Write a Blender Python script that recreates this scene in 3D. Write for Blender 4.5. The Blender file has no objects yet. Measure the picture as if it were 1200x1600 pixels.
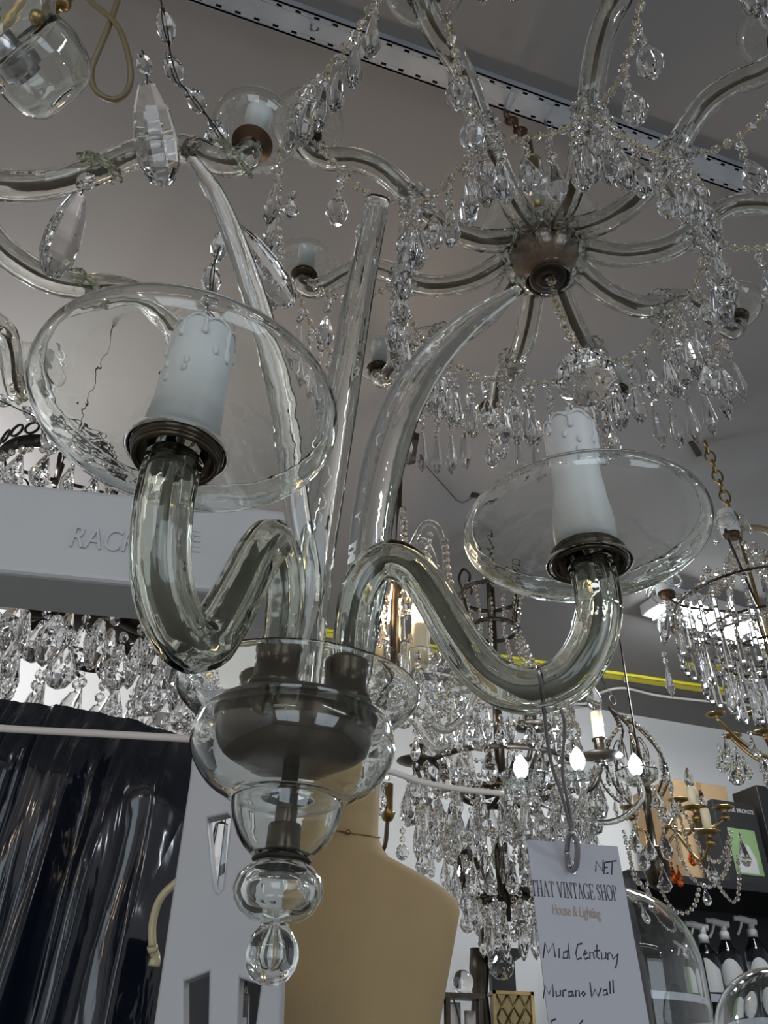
import bpy, math, random
import numpy as np
from mathutils import Vector, Matrix, Euler

random.seed(7)
PI = math.pi
SC = bpy.context.scene
COL = SC.collection

# ------------------------------------------------------------------ camera
CZ = 1.5                      # lens height above the floor
FPX = 1200.0                  # focal length in pixels of the 1200x1600 frame
PITCH, ROLL = math.radians(35.8), math.radians(2.3)
FW = np.array([0, math.cos(PITCH), math.sin(PITCH)])
_R0 = np.array([1.0, 0, 0]); _U0 = np.array([0, -math.sin(PITCH), math.cos(PITCH)])
RT = _R0 * math.cos(ROLL) + _U0 * math.sin(ROLL)
UP = _U0 * math.cos(ROLL) - _R0 * math.sin(ROLL)
EYE = np.array([0, 0, CZ])
cd = bpy.data.cameras.new('camera')
cam = bpy.data.objects.new('camera', cd); COL.objects.link(cam)
cam.matrix_world = Matrix(((RT[0], UP[0], -FW[0], 0), (RT[1], UP[1], -FW[1], 0), (RT[2], UP[2], -FW[2], CZ), (0, 0, 0, 1)))
cd.sensor_fit = 'VERTICAL'; cd.sensor_height = 24.0; cd.lens = 24.0 * FPX / 1600.0
cd.clip_start = 0.01; cd.clip_end = 60
SC.camera = cam

def ray(px, py): return FW + (px - 600) / FPX * RT - (py - 800) / FPX * UP
def at(px, py, d): return EYE + ray(px, py) * d
def atz(px, py, z):
    r = ray(px, py); return EYE + r * ((z - CZ) / r[2])
def onplane(px, py, A, az):
    n = np.array([-az[1], az[0], 0.0]); r = ray(px, py)
    return EYE + r * ((np.array([A[0], A[1], 0]) @ n) / (r @ n))
def zat(x, y, py):
    b = -(py - 800) / FPX
    return CZ + (b * y * FW[1] - x * UP[0] - y * UP[1]) / (UP[2] - b * FW[2])

# ------------------------------------------------------------------ render look
SC.view_settings.view_transform = 'Standard'
SC.view_settings.look = 'None'
SC.view_settings.gamma = 1.0
SC.view_settings.use_curve_mapping = False
SC.view_settings.exposure = -0.6
cy = SC.cycles
cy.use_denoising = True
cy.denoiser = 'OPENIMAGEDENOISE'
cy.denoising_input_passes = 'RGB_ALBEDO_NORMAL'
cy.max_bounces = 20; cy.transmission_bounces = 18; cy.transparent_max_bounces = 12
cy.glossy_bounces = 6; cy.diffuse_bounces = 3
cy.caustics_refractive = True; cy.caustics_reflective = True
cy.blur_glossy = 0.6
cy.sample_clamp_indirect = 6.0
cy.use_adaptive_sampling = True; cy.adaptive_threshold = 0.02

# ------------------------------------------------------------------ room axes (the shop is turned 16.9 degrees from the lens)
YAW = math.radians(16.9)
UX = np.array([math.cos(YAW), math.sin(YAW), 0]); VX = np.array([-math.sin(YAW), math.cos(YAW), 0])
CEIL = CZ + 1.35
V_BACK, V_FRONT, U_LEFT, U_RIGHT = 2.9, -3.2, -2.3, 3.4
def uv(u, v, z): return UX * u + VX * v + np.array([0, 0, z])

# ------------------------------------------------------------------ light: world, shop window behind the lens, added unseen lamps
w = bpy.data.worlds.new('world'); SC.world = w; w.use_nodes = True
w.node_tree.nodes['Background'].inputs[0].default_value = (0.62, 0.72, 0.85, 1)
w.node_tree.nodes['Background'].inputs[1].default_value = 0.6

def area(name, p, look, sx, sy, power, col):
    l = bpy.data.lights.new(name, 'AREA'); l.shape = 'RECTANGLE'; l.size = sx; l.size_y = sy; l.energy = power; l.color = col
    o = bpy.data.objects.new(name, l); COL.objects.link(o)
    o.location = p
    o.rotation_euler = (Vector(look) - Vector(p)).to_track_quat('-Z', 'Y').to_euler()
    return o
def bulb_light(name, p, power, col, rad=0.02):
    l = bpy.data.lights.new(name, 'POINT'); l.energy = power; l.color = col; l.shadow_soft_size = rad
    o = bpy.data.objects.new(name, l); COL.objects.link(o); o.location = p
    return o
# daylight through the two panes of the shop front
area('window_daylight', uv(-1.25, V_FRONT + 0.05, 1.55), uv(-1.25, 0, .6), 1.7, 2.1, 40, (0.80, 0.90, 1.0))
area('window_daylight', uv(1.55, V_FRONT + 0.05, 1.55), uv(1.55, 0, .6), 1.7, 2.1, 40, (0.80, 0.90, 1.0))
# lamps added unseen: points for crystal sparkle, strips for glass streaks, one back fill
for (u, v, z, p, c) in [(-1.5, -.5, 2.30, 6, (1.0, .78, .58)), (-1.1, -.9, 2.20, 5, (1.0, .80, .60)), (-.7, -1.4, 2.35, 5, (1.0, .82, .64)), (1.5, -.6, 2.25, 5, (.84, .91, 1.0)), (2.1, -.2, 2.30, 5, (.84, .91, 1.0)), (2.3, .9, 2.2, 5, (.86, .92, 1.0)), (-1.7, .6, 2.25, 4, (1.0, .82, .66))]:
    bulb_light('added_sparkle_lamp', uv(u, v, z), p * 1.0, c, .022)  # added points behind the lens, they make the crystals sparkle
bulb_light('added_back_fill', uv(-.75, 2.1, 2.55), 34, (.98, .98, 1.0), .10)  # added point lamp, brightens the back wall and the ceiling there
area('added_streak_strip', uv(-.9, -1.2, CEIL - .06), uv(-.9, -1.2, 0), 1.2, .07, 9, (.93, .97, 1.0))  # added strips behind the lens, they draw crisp highlight lines on the glass
area('added_streak_strip', uv(1.1, -1.0, CEIL - .06), uv(1.1, -1.0, 0), 1.2, .07, 9, (.93, .97, 1.0))
# ------------------------------------------------------------------ materials
def new_mat(name):
    m = bpy.data.materials.new(name); m.use_nodes = True
    return m, m.node_tree, m.node_tree.nodes, m.node_tree.links
def principled(name, col, rough=0.5, metal=0.0, bump=0.0, bscale=60, var=0.0, vscale=6, coat=0.0, spec=0.5, sss=0.0):
    m, nt, N, L = new_mat(name)
    b = N['Principled BSDF']
    b.inputs['Base Color'].default_value = (*col, 1); b.inputs['Roughness'].default_value = rough
    b.inputs['Metallic'].default_value = metal; b.inputs['Coat Weight'].default_value = coat
    b.inputs['Specular IOR Level'].default_value = spec
    if bump or var:
        tc = N.new('ShaderNodeTexCoord')
    if bump:
        n = N.new('ShaderNodeTexNoise'); n.inputs['Scale'].default_value = bscale; n.inputs['Detail'].default_value = 4
        bp = N.new('ShaderNodeBump'); bp.inputs['Strength'].default_value = bump; bp.inputs['Distance'].default_value = 0.003
        L.new(tc.outputs['Object'], n.inputs['Vector']); L.new(n.outputs['Fac'], bp.inputs['Height']); L.new(bp.outputs['Normal'], b.inputs['Normal'])
    if var:
        n2 = N.new('ShaderNodeTexNoise'); n2.inputs['Scale'].default_value = vscale; n2.inputs['Detail'].default_value = 5
        r = N.new('ShaderNodeValToRGB')
        r.color_ramp.elements[0].position = 0.3; r.color_ramp.elements[1].position = 0.7
        r.color_ramp.elements[0].color = (*[c * (1 - var) for c in col], 1); r.color_ramp.elements[1].color = (*[min(1, c * (1 + var)) for c in col], 1)
        L.new(tc.outputs['Object'], n2.inputs['Vector']); L.new(n2.outputs['Fac'], r.inputs['Fac']); L.new(r.outputs['Color'], b.inputs['Base Color'])
    return m
def glass(name, col, ior=1.5, rough=0.0, bump=0.0, bscale=20):
    m, nt, N, L = new_mat(name)
    N.remove(N['Principled BSDF'])
    g = N.new('ShaderNodeBsdfGlass'); g.inputs['Color'].default_value = (*col, 1); g.inputs['IOR'].default_value = ior; g.inputs['Roughness'].default_value = rough
    if bump:
        tc = N.new('ShaderNodeTexCoord'); n = N.new('ShaderNodeTexNoise'); n.inputs['Scale'].default_value = bscale; n.inputs['Detail'].default_value = 1.5
        bp = N.new('ShaderNodeBump'); bp.inputs['Strength'].default_value = bump; bp.inputs['Distance'].default_value = 0.004
        L.new(tc.outputs['Object'], n.inputs['Vector']); L.new(n.outputs['Fac'], bp.inputs['Height']); L.new(bp.outputs['Normal'], g.inputs['Normal'])
    L.new(g.outputs[0], N['Material Output'].inputs['Surface'])
    return m
def emit(name, col, s):
    m, nt, N, L = new_mat(name)
    N.remove(N['Principled BSDF'])
    e = N.new('ShaderNodeEmission'); e.inputs[0].default_value = (*col, 1); e.inputs[1].default_value = s
    L.new(e.outputs[0], N['Material Output'].inputs['Surface'])
    return m

M_GLASS = glass('blown_glass', (0.985, 0.995, 0.985), 1.5, bump=0.14, bscale=42)
M_DISH = glass('rippled_dish_glass', (0.985, 0.995, 0.985), 1.5, bump=0.22, bscale=48)
M_ARM = glass('smoky_arm_glass', (0.955, 0.965, 0.935), 1.5, bump=0.16, bscale=70)
M_CRYS = glass('cut_crystal', (1.0, 1.0, 1.0), 1.6)
M_AMBER = glass('amber_crystal', (0.95, 0.55, 0.30), 1.55)
M_BULBGLASS = glass('bulb_glass', (1, 1, 1), 1.45)
M_BRONZE = principled('antique_brass', (0.050, 0.038, 0.024), 0.24, 0.75, bump=0.15, bscale=90, var=0.35, vscale=30)
M_DKBRONZE = principled('dark_bronze', (0.045, 0.035, 0.026), 0.4, 0.7, var=0.4, vscale=20)
M_BRASS = principled('worn_brass', (0.30, 0.21, 0.09), 0.3, 1.0, var=0.3, vscale=25)
M_HUB = principled('bronzed_hub', (0.15, 0.085, 0.045), 0.42, 0.55, bump=0.2, bscale=25, var=0.4, vscale=14)
M_RUST = principled('brown_tin', (0.06, 0.028, 0.012), 0.45, 0.5, var=0.3, vscale=30)
M_CORE = principled('brass_core', (0.11, 0.085, 0.05), 0.5, 0.6)
M_CONDUIT = principled('grey_conduit', (0.13, 0.13, 0.105), 0.45, 0.4, var=0.3, vscale=40)
M_PIN = principled('gilt_pin', (0.75, 0.55, 0.22), 0.25, 1.0)
M_BLKPIN = principled('black_wire', (0.02, 0.018, 0.016), 0.5, 0.5)
M_STEEL = principled('steel_wire', (0.34, 0.34, 0.36), 0.2, 1.0)
M_SLEEVE = principled('candle_sleeve_white', (0.52, 0.54, 0.55), 0.42, 0, bump=0.05, bscale=60)
M_CREAM = principled('candle_sleeve_cream', (0.72, 0.62, 0.42), 0.45)
M_GALV = principled('galvanised_steel', (0.36, 0.39, 0.43), 0.45, 0.5, var=0.15, vscale=12)
M_YELLOW = principled('yellow_paint', (0.80, 0.72, 0.06), 0.5)
M_PLASTIC = principled('white_plastic', (0.45, 0.46, 0.475), 0.38, 0, bump=0.04, bscale=200)
M_POST = principled('white_enamel', (0.40, 0.41, 0.43), 0.35, 0, bump=0.03, bscale=150)
M_RAIL = principled('ivory_rail', (0.80, 0.74, 0.69), 0.4)
M_LINEN = principled('calico', (0.41, 0.295, 0.15), 0.85, 0, bump=0.25, bscale=500, var=0.08, vscale=5)
M_CARD = principled('cardboard', (0.42, 0.28, 0.15), 0.8, 0, var=0.06, vscale=8)
M_TAG = principled('tag_card', (0.37, 0.37, 0.405), 0.7)
M_INK = principled('black_ink', (0.025, 0.022, 0.04), 0.6)
M_PRINT = principled('charcoal_print', (0.07, 0.06, 0.075), 0.6)
M_TAN = principled('tan_print', (0.30, 0.23, 0.17), 0.6)
M_BLACK = principled('black_board', (0.012, 0.012, 0.013), 0.5)
M_CAB = principled('black_cabinet', (0.010, 0.010, 0.012), 0.35)
M_WHITE = principled('white_print', (0.38, 0.38, 0.38), 0.6)
M_GREEN = principled('green_print', (0.16, 0.25, 0.11), 0.6)
M_BOTTLE = glass('bottle_plastic', (0.85, 0.88, 0.86), 1.4)
M_CABLE = principled('olive_flex', (0.16, 0.13, 0.07), 0.4)
M_WCABLE = principled('white_cable', (0.75, 0.73, 0.68), 0.4)
M_HOSE = principled('clear_hose', (0.48, 0.42, 0.26), 0.25, 0, coat=0.5)
M_RED = principled('red_wire', (0.4, 0.04, 0.03), 0.5)
M_WARM = emit('warm_bulb', (1.0, 0.74, 0.45), 60)
M_COLD = emit('cold_led', (0.75, 0.87, 1.0), 90)
M_TUBE = emit('tube_light', (0.93, 0.97, 1.0), 110)
# crumpled clear film over dark cloth
M_FILM, nt, N, L = new_mat('plastic_wrapped_cloth')
b = N['Principled BSDF']; b.inputs['Base Color'].default_value = (0.006, 0.009, 0.017, 1); b.inputs['Roughness'].default_value = 0.12
b.inputs['Specular IOR Level'].default_value = 0.5; b.inputs['Coat Weight'].default_value = 0.25; b.inputs['Coat Roughness'].default_value = 0.06
tc = N.new('ShaderNodeTexCoord'); mp = N.new('ShaderNodeMapping'); mp.inputs['Scale'].default_value = (1, 1, 0.35)
vo = N.new('ShaderNodeTexVoronoi'); vo.inputs['Scale'].default_value = 11; vo.feature = 'F1'
no = N.new('ShaderNodeTexNoise'); no.inputs['Scale'].default_value = 12; no.inputs['Detail'].default_value = 3; no.inputs['Distortion'].default_value = 1.2
mx = N.new('ShaderNodeMath'); mx.operation = 'ADD'
bp = N.new('ShaderNodeBump'); bp.inputs['Strength'].default_value = 0.4; bp.inputs['Distance'].default_value = 0.010
L.new(tc.outputs['Object'], mp.inputs['Vector']); L.new(mp.outputs[0], vo.inputs['Vector']); L.new(mp.outputs[0], no.inputs['Vector'])
L.new(vo.outputs['Distance'], mx.inputs[0]); L.new(no.outputs['Fac'], mx.inputs[1]); L.new(mx.outputs[0], bp.inputs['Height'])
L.new(bp.outputs['Normal'], b.inputs['Normal']); L.new(bp.outputs['Normal'], b.inputs['Coat Normal'])
M_CEIL = principled('grey_ceiling_paint', (0.185, 0.178, 0.175), 0.75, 0, bump=0.06, bscale=40, var=0.04, vscale=1.2)
M_WALL = principled('white_wall_paint', (0.74, 0.75, 0.75), 0.8, 0, bump=0.08, bscale=30)
M_SIDE = principled('grey_wall_paint', (0.70, 0.70, 0.70), 0.8)
M_FLOOR = principled('pale_floorboards', (0.36, 0.33, 0.29), 0.4, 0, var=0.12, vscale=4)

# ------------------------------------------------------------------ mesh builder
class MB:
    def __init__(s): s.v = []; s.f = []; s.m = []; s.s = []
    def add(s, vs, fs, mat=0, smooth=True):
        o = len(s.v); s.v.extend([tuple(map(float, p)) for p in vs])
        for f in fs:
            s.f.append(tuple(i + o for i in f)); s.m.append(mat); s.s.append(smooth)
    def lathe(s, prof, n=32, c=(0, 0, 0), mat=0, smooth=True, closed=False, flip=False, twist=0.0, sy=1.0, wob=None, rot=None):
        """prof: (r, z) pairs; r<1e-6 makes a pole"""
        P = list(prof); rows = []; vs = []
        for k, (r, z) in enumerate(P):
            if r < 1e-6:
                rows.append([len(vs)] * n); vs.append((0, 0, z))
            else:
                row = []
                for j in range(n):
                    a = 2 * PI * j / n + twist * (k % 2) * PI / n
                    rr = r * (1 + (wob(a, z) if wob else 0))
                    row.append(len(vs)); vs.append((rr * math.cos(a), rr * math.sin(a) * sy, z))
                rows.append(row)
        fs = []; K = len(P)
        for k in range(K if closed else K - 1):
            A, B = rows[k], rows[(k + 1) % K]
            for j in range(n):
                j2 = (j + 1) % n
                q = [A[j], A[j2], B[j2], B[j]]
                q2 = []
                for i in q:
                    if i not in q2: q2.append(i)
                if len(q2) > 2: fs.append(tuple(reversed(q2)) if flip else tuple(q2))
        if rot is not None:
            vs = [tuple(rot @ Vector(p)) for p in vs]
        s.add([(p[0] + c[0], p[1] + c[1], p[2] + c[2]) for p in vs], fs, mat, smooth)
    def tube(s, path, rad, n=10, mat=0, smooth=True, lobes=0, amp=0.0, cap=True, flip=False, wdir=None, thick=None, twist=0.0):
        """rad: number or list; thick: second half-width list (flattened sweep, wide side along wdir)"""
        P = [np.array(p, float) for p in path]; K = len(P)
        R = [rad] * K if np.isscalar(rad) else list(rad)
        T = [(P[min(i + 1, K - 1)] - P[max(i - 1, 0)]) for i in range(K)]
        T = [t / (np.linalg.norm(t) + 1e-12) for t in T]
        if wdir is None:
            a = np.array([0, 0, 1.0]) if abs(T[0][2]) < 0.9 else np.array([1.0, 0, 0])
        else: a = np.array(wdir, float)
        nn = a - T[0] * (a @ T[0]); nn /= np.linalg.norm(nn)
        vs = []; 
        for i in range(K):
            nn = (a if wdir is not None else nn); nn = nn - T[i] * (nn @ T[i]); nn /= (np.linalg.norm(nn) + 1e-12)
            bb = np.cross(T[i], nn)
            for j in range(n):
                th = 2 * PI * j / n
                k = 1 + (amp * math.cos(lobes * (th + twist * i)) if lobes else 0)
                r2 = R[i] if thick is None else thick[i]
                vs.append(P[i] + (nn * math.cos(th) * R[i] + bb * math.sin(th) * r2) * k)
        fs = []
        for i in range(K - 1):
            for j in range(n):
                j2 = (j + 1) % n
                q = (i * n + j, i * n + j2, (i + 1) * n + j2, (i + 1) * n + j)
                fs.append(q[::-1] if flip else q)
        if cap:
            c0 = tuple(reversed(range(n))); c1 = tuple((K - 1) * n + j for j in range(n))
            fs += [c0[::-1], c1[::-1]] if flip else [c0, c1]
        s.add(vs, fs, mat, smooth)
    def box(s, o, ex, ey, ez, mat=0, bevel=0.0):
        """box from corner o along three vectors"""
        o, ex, ey, ez = [np.array(q, float) for q in (o, ex, ey, ez)]
        if np.cross(ex, ey) @ ez < 0: o = o + ex; ex = -ex
        vs = [o, o + ex, o + ex + ey, o + ey, o + ez, o + ex + ez, o + ex + ey + ez, o + ey + ez]
        fs = [(0, 3, 2, 1), (4, 5, 6, 7), (0, 1, 5, 4), (1, 2, 6, 5), (2, 3, 7, 6), (3, 0, 4, 7)]
        s.add(vs, fs, mat, False)
    def ball(s, c, r, n=12, m=8, mat=0, smooth=True, sc=(1, 1, 1)):
        pr = [(r * math.sin(PI * k / m) if 0 < k < m else 0.0, -r * math.cos(PI * k / m)) for k in range(m + 1)]
        o = len(s.v); s.lathe(pr, n, (0, 0, 0), mat, smooth)
        for i in range(o, len(s.v)):
            p = s.v[i]; s.v[i] = (p[0] * sc[0] + c[0], p[1] * sc[1] + c[1], p[2] * sc[2] + c[2])
    def torus(s, c, R, r, n=24, m=8, mat=0, rot=None):
        pr = [(R + r * math.cos(2 * PI * k / m), r * math.sin(2 * PI * k / m)) for k in range(m)]
        s.lathe(pr, n, c, mat, True, closed=True, rot=rot)
    def mesh(s, name, mats, off=(0, 0, 0)):
        me = bpy.data.meshes.new(name)
        me.from_pydata([(p[0] - off[0], p[1] - off[1], p[2] - off[2]) for p in s.v], [], s.f)
        for m in mats: me.materials.append(m)
        me.polygons.foreach_set('material_index', s.m); me.polygons.foreach_set('use_smooth', s.s)
        me.update()
        return me

ORG = {}
def tag(o, label, cat, group=None, kind=None):
    if label: o['label'] = label
    if cat: o['category'] = cat
    if group: o['group'] = group
    if kind: o['kind'] = kind
    return o
def thing(name, label, cat, loc, group=None):
    o = bpy.data.objects.new(name, None); COL.objects.link(o); o.empty_display_size = 0.05
    o.location = tuple(loc); ORG[o.name] = np.array(loc, float)
    return tag(o, label, cat, group)
def part(name, mb, mats, parent, label=None, bevel=0.0):
    """mesh given in world coordinates, parented to a thing (or to a part of it)"""
    org = ORG[parent.name]
    me = mb.mesh(name, mats if isinstance(mats, (list, tuple)) else [mats], org)
    o = bpy.data.objects.new(name, me); COL.objects.link(o); o.parent = parent; ORG[o.name] = org
    if label: o['label'] = label
    if bevel: add_bevel(o, bevel)
    return o
def inst(name, me, parent, loc, rot=None, sc=1.0, label=None):
    o = bpy.data.objects.new(name, me); COL.objects.link(o); o.parent = parent
    o.location = tuple(np.array(loc) - ORG[parent.name]); ORG[o.name] = np.array(loc, float)
    if rot is not None: o.rotation_euler = rot
    o.scale = (sc, sc, sc) if np.isscalar(sc) else sc
    if label: o['label'] = label
    return o
def inst_dir(name, me, parent, p, q, spin=0.0, sc=1.0):
    """a drop whose top is at p and whose tip points to q"""
    m = (Vector(p) - Vector(q)).to_track_quat('Z', 'Y').to_matrix() @ Euler((0, 0, spin)).to_matrix()
    return inst(name, me, parent, p, m.to_euler(), sc)
def child_inst(name, me, parent):
    o = bpy.data.objects.new(name, me); COL.objects.link(o); o.parent = parent
    return o
def solo(name, mb, mats, label, cat, loc=None, group=None, kind=None, bevel=0.0):
    loc = np.array(mb.v).mean(0) if loc is None else np.array(loc, float)
    me = mb.mesh(name, mats if isinstance(mats, (list, tuple)) else [mats], loc)
    o = bpy.data.objects.new(name, me); COL.objects.link(o); o.location = tuple(loc); ORG[o.name] = loc
    if bevel: add_bevel(o, bevel)
    return tag(o, label, cat, group, kind)
def struct(name, mb, mats):
    return solo(name, mb, mats, None, None, kind='structure')
def add_bevel(o, wdt, seg=3):
    m = o.modifiers.new('edge', 'BEVEL'); m.width = wdt; m.segments = seg; m.limit_method = 'ANGLE'; m.angle_limit = math.radians(40)

def smooth_path(pts, per=8):
    P = [np.array(p, float) for p in pts]; P = [2 * P[0] - P[1]] + P + [2 * P[-1] - P[-2]]
    out = []
    for i in range(1, len(P) - 2):
        a, b, c, d = P[i - 1], P[i], P[i + 1], P[i + 2]
        for k in range(per):
            t = k / per
            out.append(0.5 * ((2 * b) + (-a + c) * t + (2 * a - 5 * b + 4 * c - d) * t * t + (-a + 3 * b - 3 * c + d) * t ** 3))
    out.append(P[-2]); return out
def lerp_list(vals, n): return list(np.interp(np.linspace(0, len(vals) - 1, n), range(len(vals)), vals))
def sag(p, q, drop, n):
    p, q = np.array(p, float), np.array(q, float)
    return [p + (q - p) * t - np.array([0, 0, drop * 4 * t * (1 - t)]) for t in np.linspace(0, 1, n)]
def arclen(pts, step):
    d = [0]
    for a, b in zip(pts[:-1], pts[1:]): d.append(d[-1] + np.linalg.norm(b - a))
    k = max(2, int(round(d[-1] / step)) + 1)
    P = np.array(pts)
    return [np.array([np.interp(x, d, P[:, i]) for i in range(3)]) for x in np.linspace(0, d[-1], k)]

# panels cut from sheet: outline and holes in a plane, extruded
def panel(name, O, ex, ey, outline, holes, thick, mats, bevel=0.0):
    """returns an MB of the sheet; O origin, ex/ey unit vectors, thickness along ex x ey (both sides)"""
    cu = bpy.data.curves.new(name, 'CURVE'); cu.dimensions = '2D'; cu.fill_mode = 'BOTH'; cu.extrude = thick / 2
    cu.bevel_depth = bevel; cu.bevel_resolution = 2; cu.offset = -bevel
    for ring in [outline] + holes:
        sp = cu.splines.new('POLY'); sp.points.add(len(ring) - 1); sp.use_cyclic_u = True
        for k, p in enumerate(ring): sp.points[k].co = (p[0], p[1], 0, 1)
    ob = bpy.data.objects.new(name, cu); me = ob.to_mesh()
    ez = np.cross(ex, ey); mb = MB()
    V = [np.array(O) + np.array(ex) * v.co[0] + np.array(ey) * v.co[1] + ez * v.co[2] for v in me.vertices]
    mb.add(V, [tuple(p.vertices) for p in me.polygons], 0, False)
    ob.to_mesh_clear(); bpy.data.objects.remove(ob); bpy.data.curves.remove(cu)
    return mb

# ------------------------------------------------------------------ crystals
def bead_into(mb, c, r, t=0.55, mat=0, n=8, nrm=None):
    """flat octagon bead; nrm: direction of its thin axis"""
    q = Vector(nrm if nrm is not None else (random.gauss(0, 1), random.gauss(0, 1), random.gauss(0, .25))).to_track_quat('Z', 'Y').to_matrix()
    mb.lathe([(0, -r * t), (r * .55, -r * t), (r, -r * t * .15), (r, r * t * .15), (r * .55, r * t), (0, r * t)], n, tuple(c), mat, False, rot=q)
def drop_profile(kind, L, W):
    if kind == 'spear':   P = [(0, -L), (W * .55, -L * .88), (W, -L * .68), (W * .72, -L * .4), (W * .38, -L * .08), (0, 0)]
    elif kind == 'tear':  P = [(0, -L), (W * .6, -L * .93), (W, -L * .68), (W * .86, -L * .5), (W * .34, -L * .15), (0, 0)]
    elif kind == 'pear':  P = [(0, -L), (W * .55, -L * .94), (W, -L * .72), (W * .9, -L * .55), (W * .5, -L * .25), (W * .22, 0), (0, 0)]
    elif kind == 'almond': P = [(0, -L), (W * .5, -L * .9), (W, -L * .58), (W * .85, -L * .35), (W * .35, -L * .06), (0, 0)]
    elif kind == 'ball':  P = [(0, -L), (W * .5, -L * .93), (W * .87, -L * .75), (W, -L * .5), (W * .87, -L * .25), (W * .5, -L * .07), (0, 0)]
    elif kind == 'leaf': P = [(0, -L), (W * .55, -L * .95), (W * .92, -L * .78), (W, -L * .55), (W * .8, -L * .28), (W * .4, -L * .06), (0, 0)]
    else:                 P = [(0, -L), (W * .8, -L * .94), (W, -L * .85), (W * .55, -L * .04), (0, 0)]      # icicle prism
    return P
def drop_mesh(name, kind, L, W, beads=0, br=0.006, n=8, sy=1.0, pin=M_PIN, crys=M_CRYS, tip=False):
    """a dangle hung from its origin: beads on wire pins, then a cut drop"""
    mb = MB(); z = -0.003
    for k in range(beads):
        bead_into(mb, (0, 0, z - br), br, 0.55, 0)
        mb.tube([(0, 0, z + 0.003), (0.0008, 0, z), (0, 0, z - 0.002)], 0.0007, 4, 1)
        z -= 2 * br + 0.003
    mb.tube([(0, 0, z + 0.004), (0.0008, 0, z + 0.001), (0, 0, z - L * .06)], 0.0007, 4, 1)
    mb.lathe(drop_profile(kind, L, W), n, (0, 0, z), 0, False, twist=1.0 if kind in ('ball', 'pear', 'almond') else 0.0, sy=sy)
    if tip: bead_into(mb, (0, 0, z - L - br * .6), br * .6, .9, 0)
    return mb.mesh(name, [crys, pin])
def strand(mb, pts, br, gap=0.0015, mat=0, pin=1, t=0.6):
    P = arclen(pts, 2 * br + gap)
    for a in P: bead_into(mb, a, br, t, mat)
    mb.tube(pts, 0.0006, 4, pin)
def lozenge_into(mb, c, d, r, ln, mat=0):
    q = Vector(d).to_track_quat('Z', 'Y').to_matrix()
    mb.lathe([(0, -ln), (r * .75, -ln * .5), (r, 0), (r * .75, ln * .5), (0, ln)], 7, tuple(c), mat, False, rot=q)
def rosette_mesh(name, r, crys=M_CRYS):
    mb = MB()
    for k in range(8):
        a = 2 * PI * k / 8
        mb.ball((r * .7 * math.cos(a), r * .7 * math.sin(a), 0), r * .36, 6, 4, 0, False, (1, 1, .5))
    mb.ball((0, 0, 0), r * .4, 8, 5, 0, False)
    return mb.mesh(name, [crys])
def chain_into(mb, p, q, link=0.03, r=0.002, mat=0):
    p, q = np.array(p, float), np.array(q, float); Ld = np.linalg.norm(q - p); n = max(1, int(Ld / (link * .72))); d = (q - p) / Ld
    side = np.cross(d, [0.3, 1, 0.1]); side /= np.linalg.norm(side); s2 = np.cross(d, side)
    for k in range(n):
        c = p + d * Ld * (k + .5) / n; e = side if k % 2 else s2
        pts = [c + d * math.cos(a) * link * .5 + e * math.sin(a) * link * .28 for a in np.linspace(0, 2 * PI, 11)]
        mb.tube(pts, r, 5, mat, cap=False)
# ------------------------------------------------------------------ the setting
def slab(name, mats, u0, u1, v0, v1, z0, z1):
    mb = MB(); mb.box(uv(u0, v0, z0), UX * (u1 - u0), VX * (v1 - v0), (0, 0, z1 - z0)); return struct(name, mb, mats)
slab('floor', M_FLOOR, U_LEFT - .1, U_RIGHT + .1, V_FRONT - .1, V_BACK + .1, -.1, 0)
slab('ceiling', M_CEIL, U_LEFT - .1, U_RIGHT + .1, V_FRONT - .1, V_BACK + .1, CEIL, CEIL + .1)
slab('wall_back', M_WALL, U_LEFT - .1, U_RIGHT + .1, V_BACK, V_BACK + .1, 0, CEIL)
slab('wall_left', M_WALL, U_LEFT - .1, U_LEFT, V_FRONT, V_BACK, 0, CEIL)
slab('wall_right', M_SIDE, U_RIGHT, U_RIGHT + .1, V_FRONT, V_BACK, 0, CEIL)
mb = MB()
for (u0, u1, z0, z1) in [(U_LEFT, -2.15, 0, CEIL), (-.35, .65, 0, CEIL), (2.45, U_RIGHT, 0, CEIL), (-2.15, -.35, 0, .45), (.65, 2.45, 0, .45), (-2.15, -.35, 2.65, CEIL), (.65, 2.45, 2.65, CEIL)]:
    mb.box(uv(u0, V_FRONT - .1, z0), UX * (u1 - u0), VX * .1, (0, 0, z1 - z0))
struct('wall_front', mb, M_SIDE)
for k, u0 in enumerate((-2.15, .65)):
    mb = MB()
    for (a, b_, c, d) in [(0, .05, 0, 2.2), (1.75, 1.8, 0, 2.2), (.05, 1.75, 0, .05), (.05, 1.75, 2.15, 2.2), (.88, .92, .05, 2.15)]:
        mb.box(uv(u0 + a, V_FRONT - .08, .45 + c), UX * (b_ - a), VX * .05, (0, 0, d - c))
    struct('window_%d' % (k + 1), mb, M_SIDE)

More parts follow.
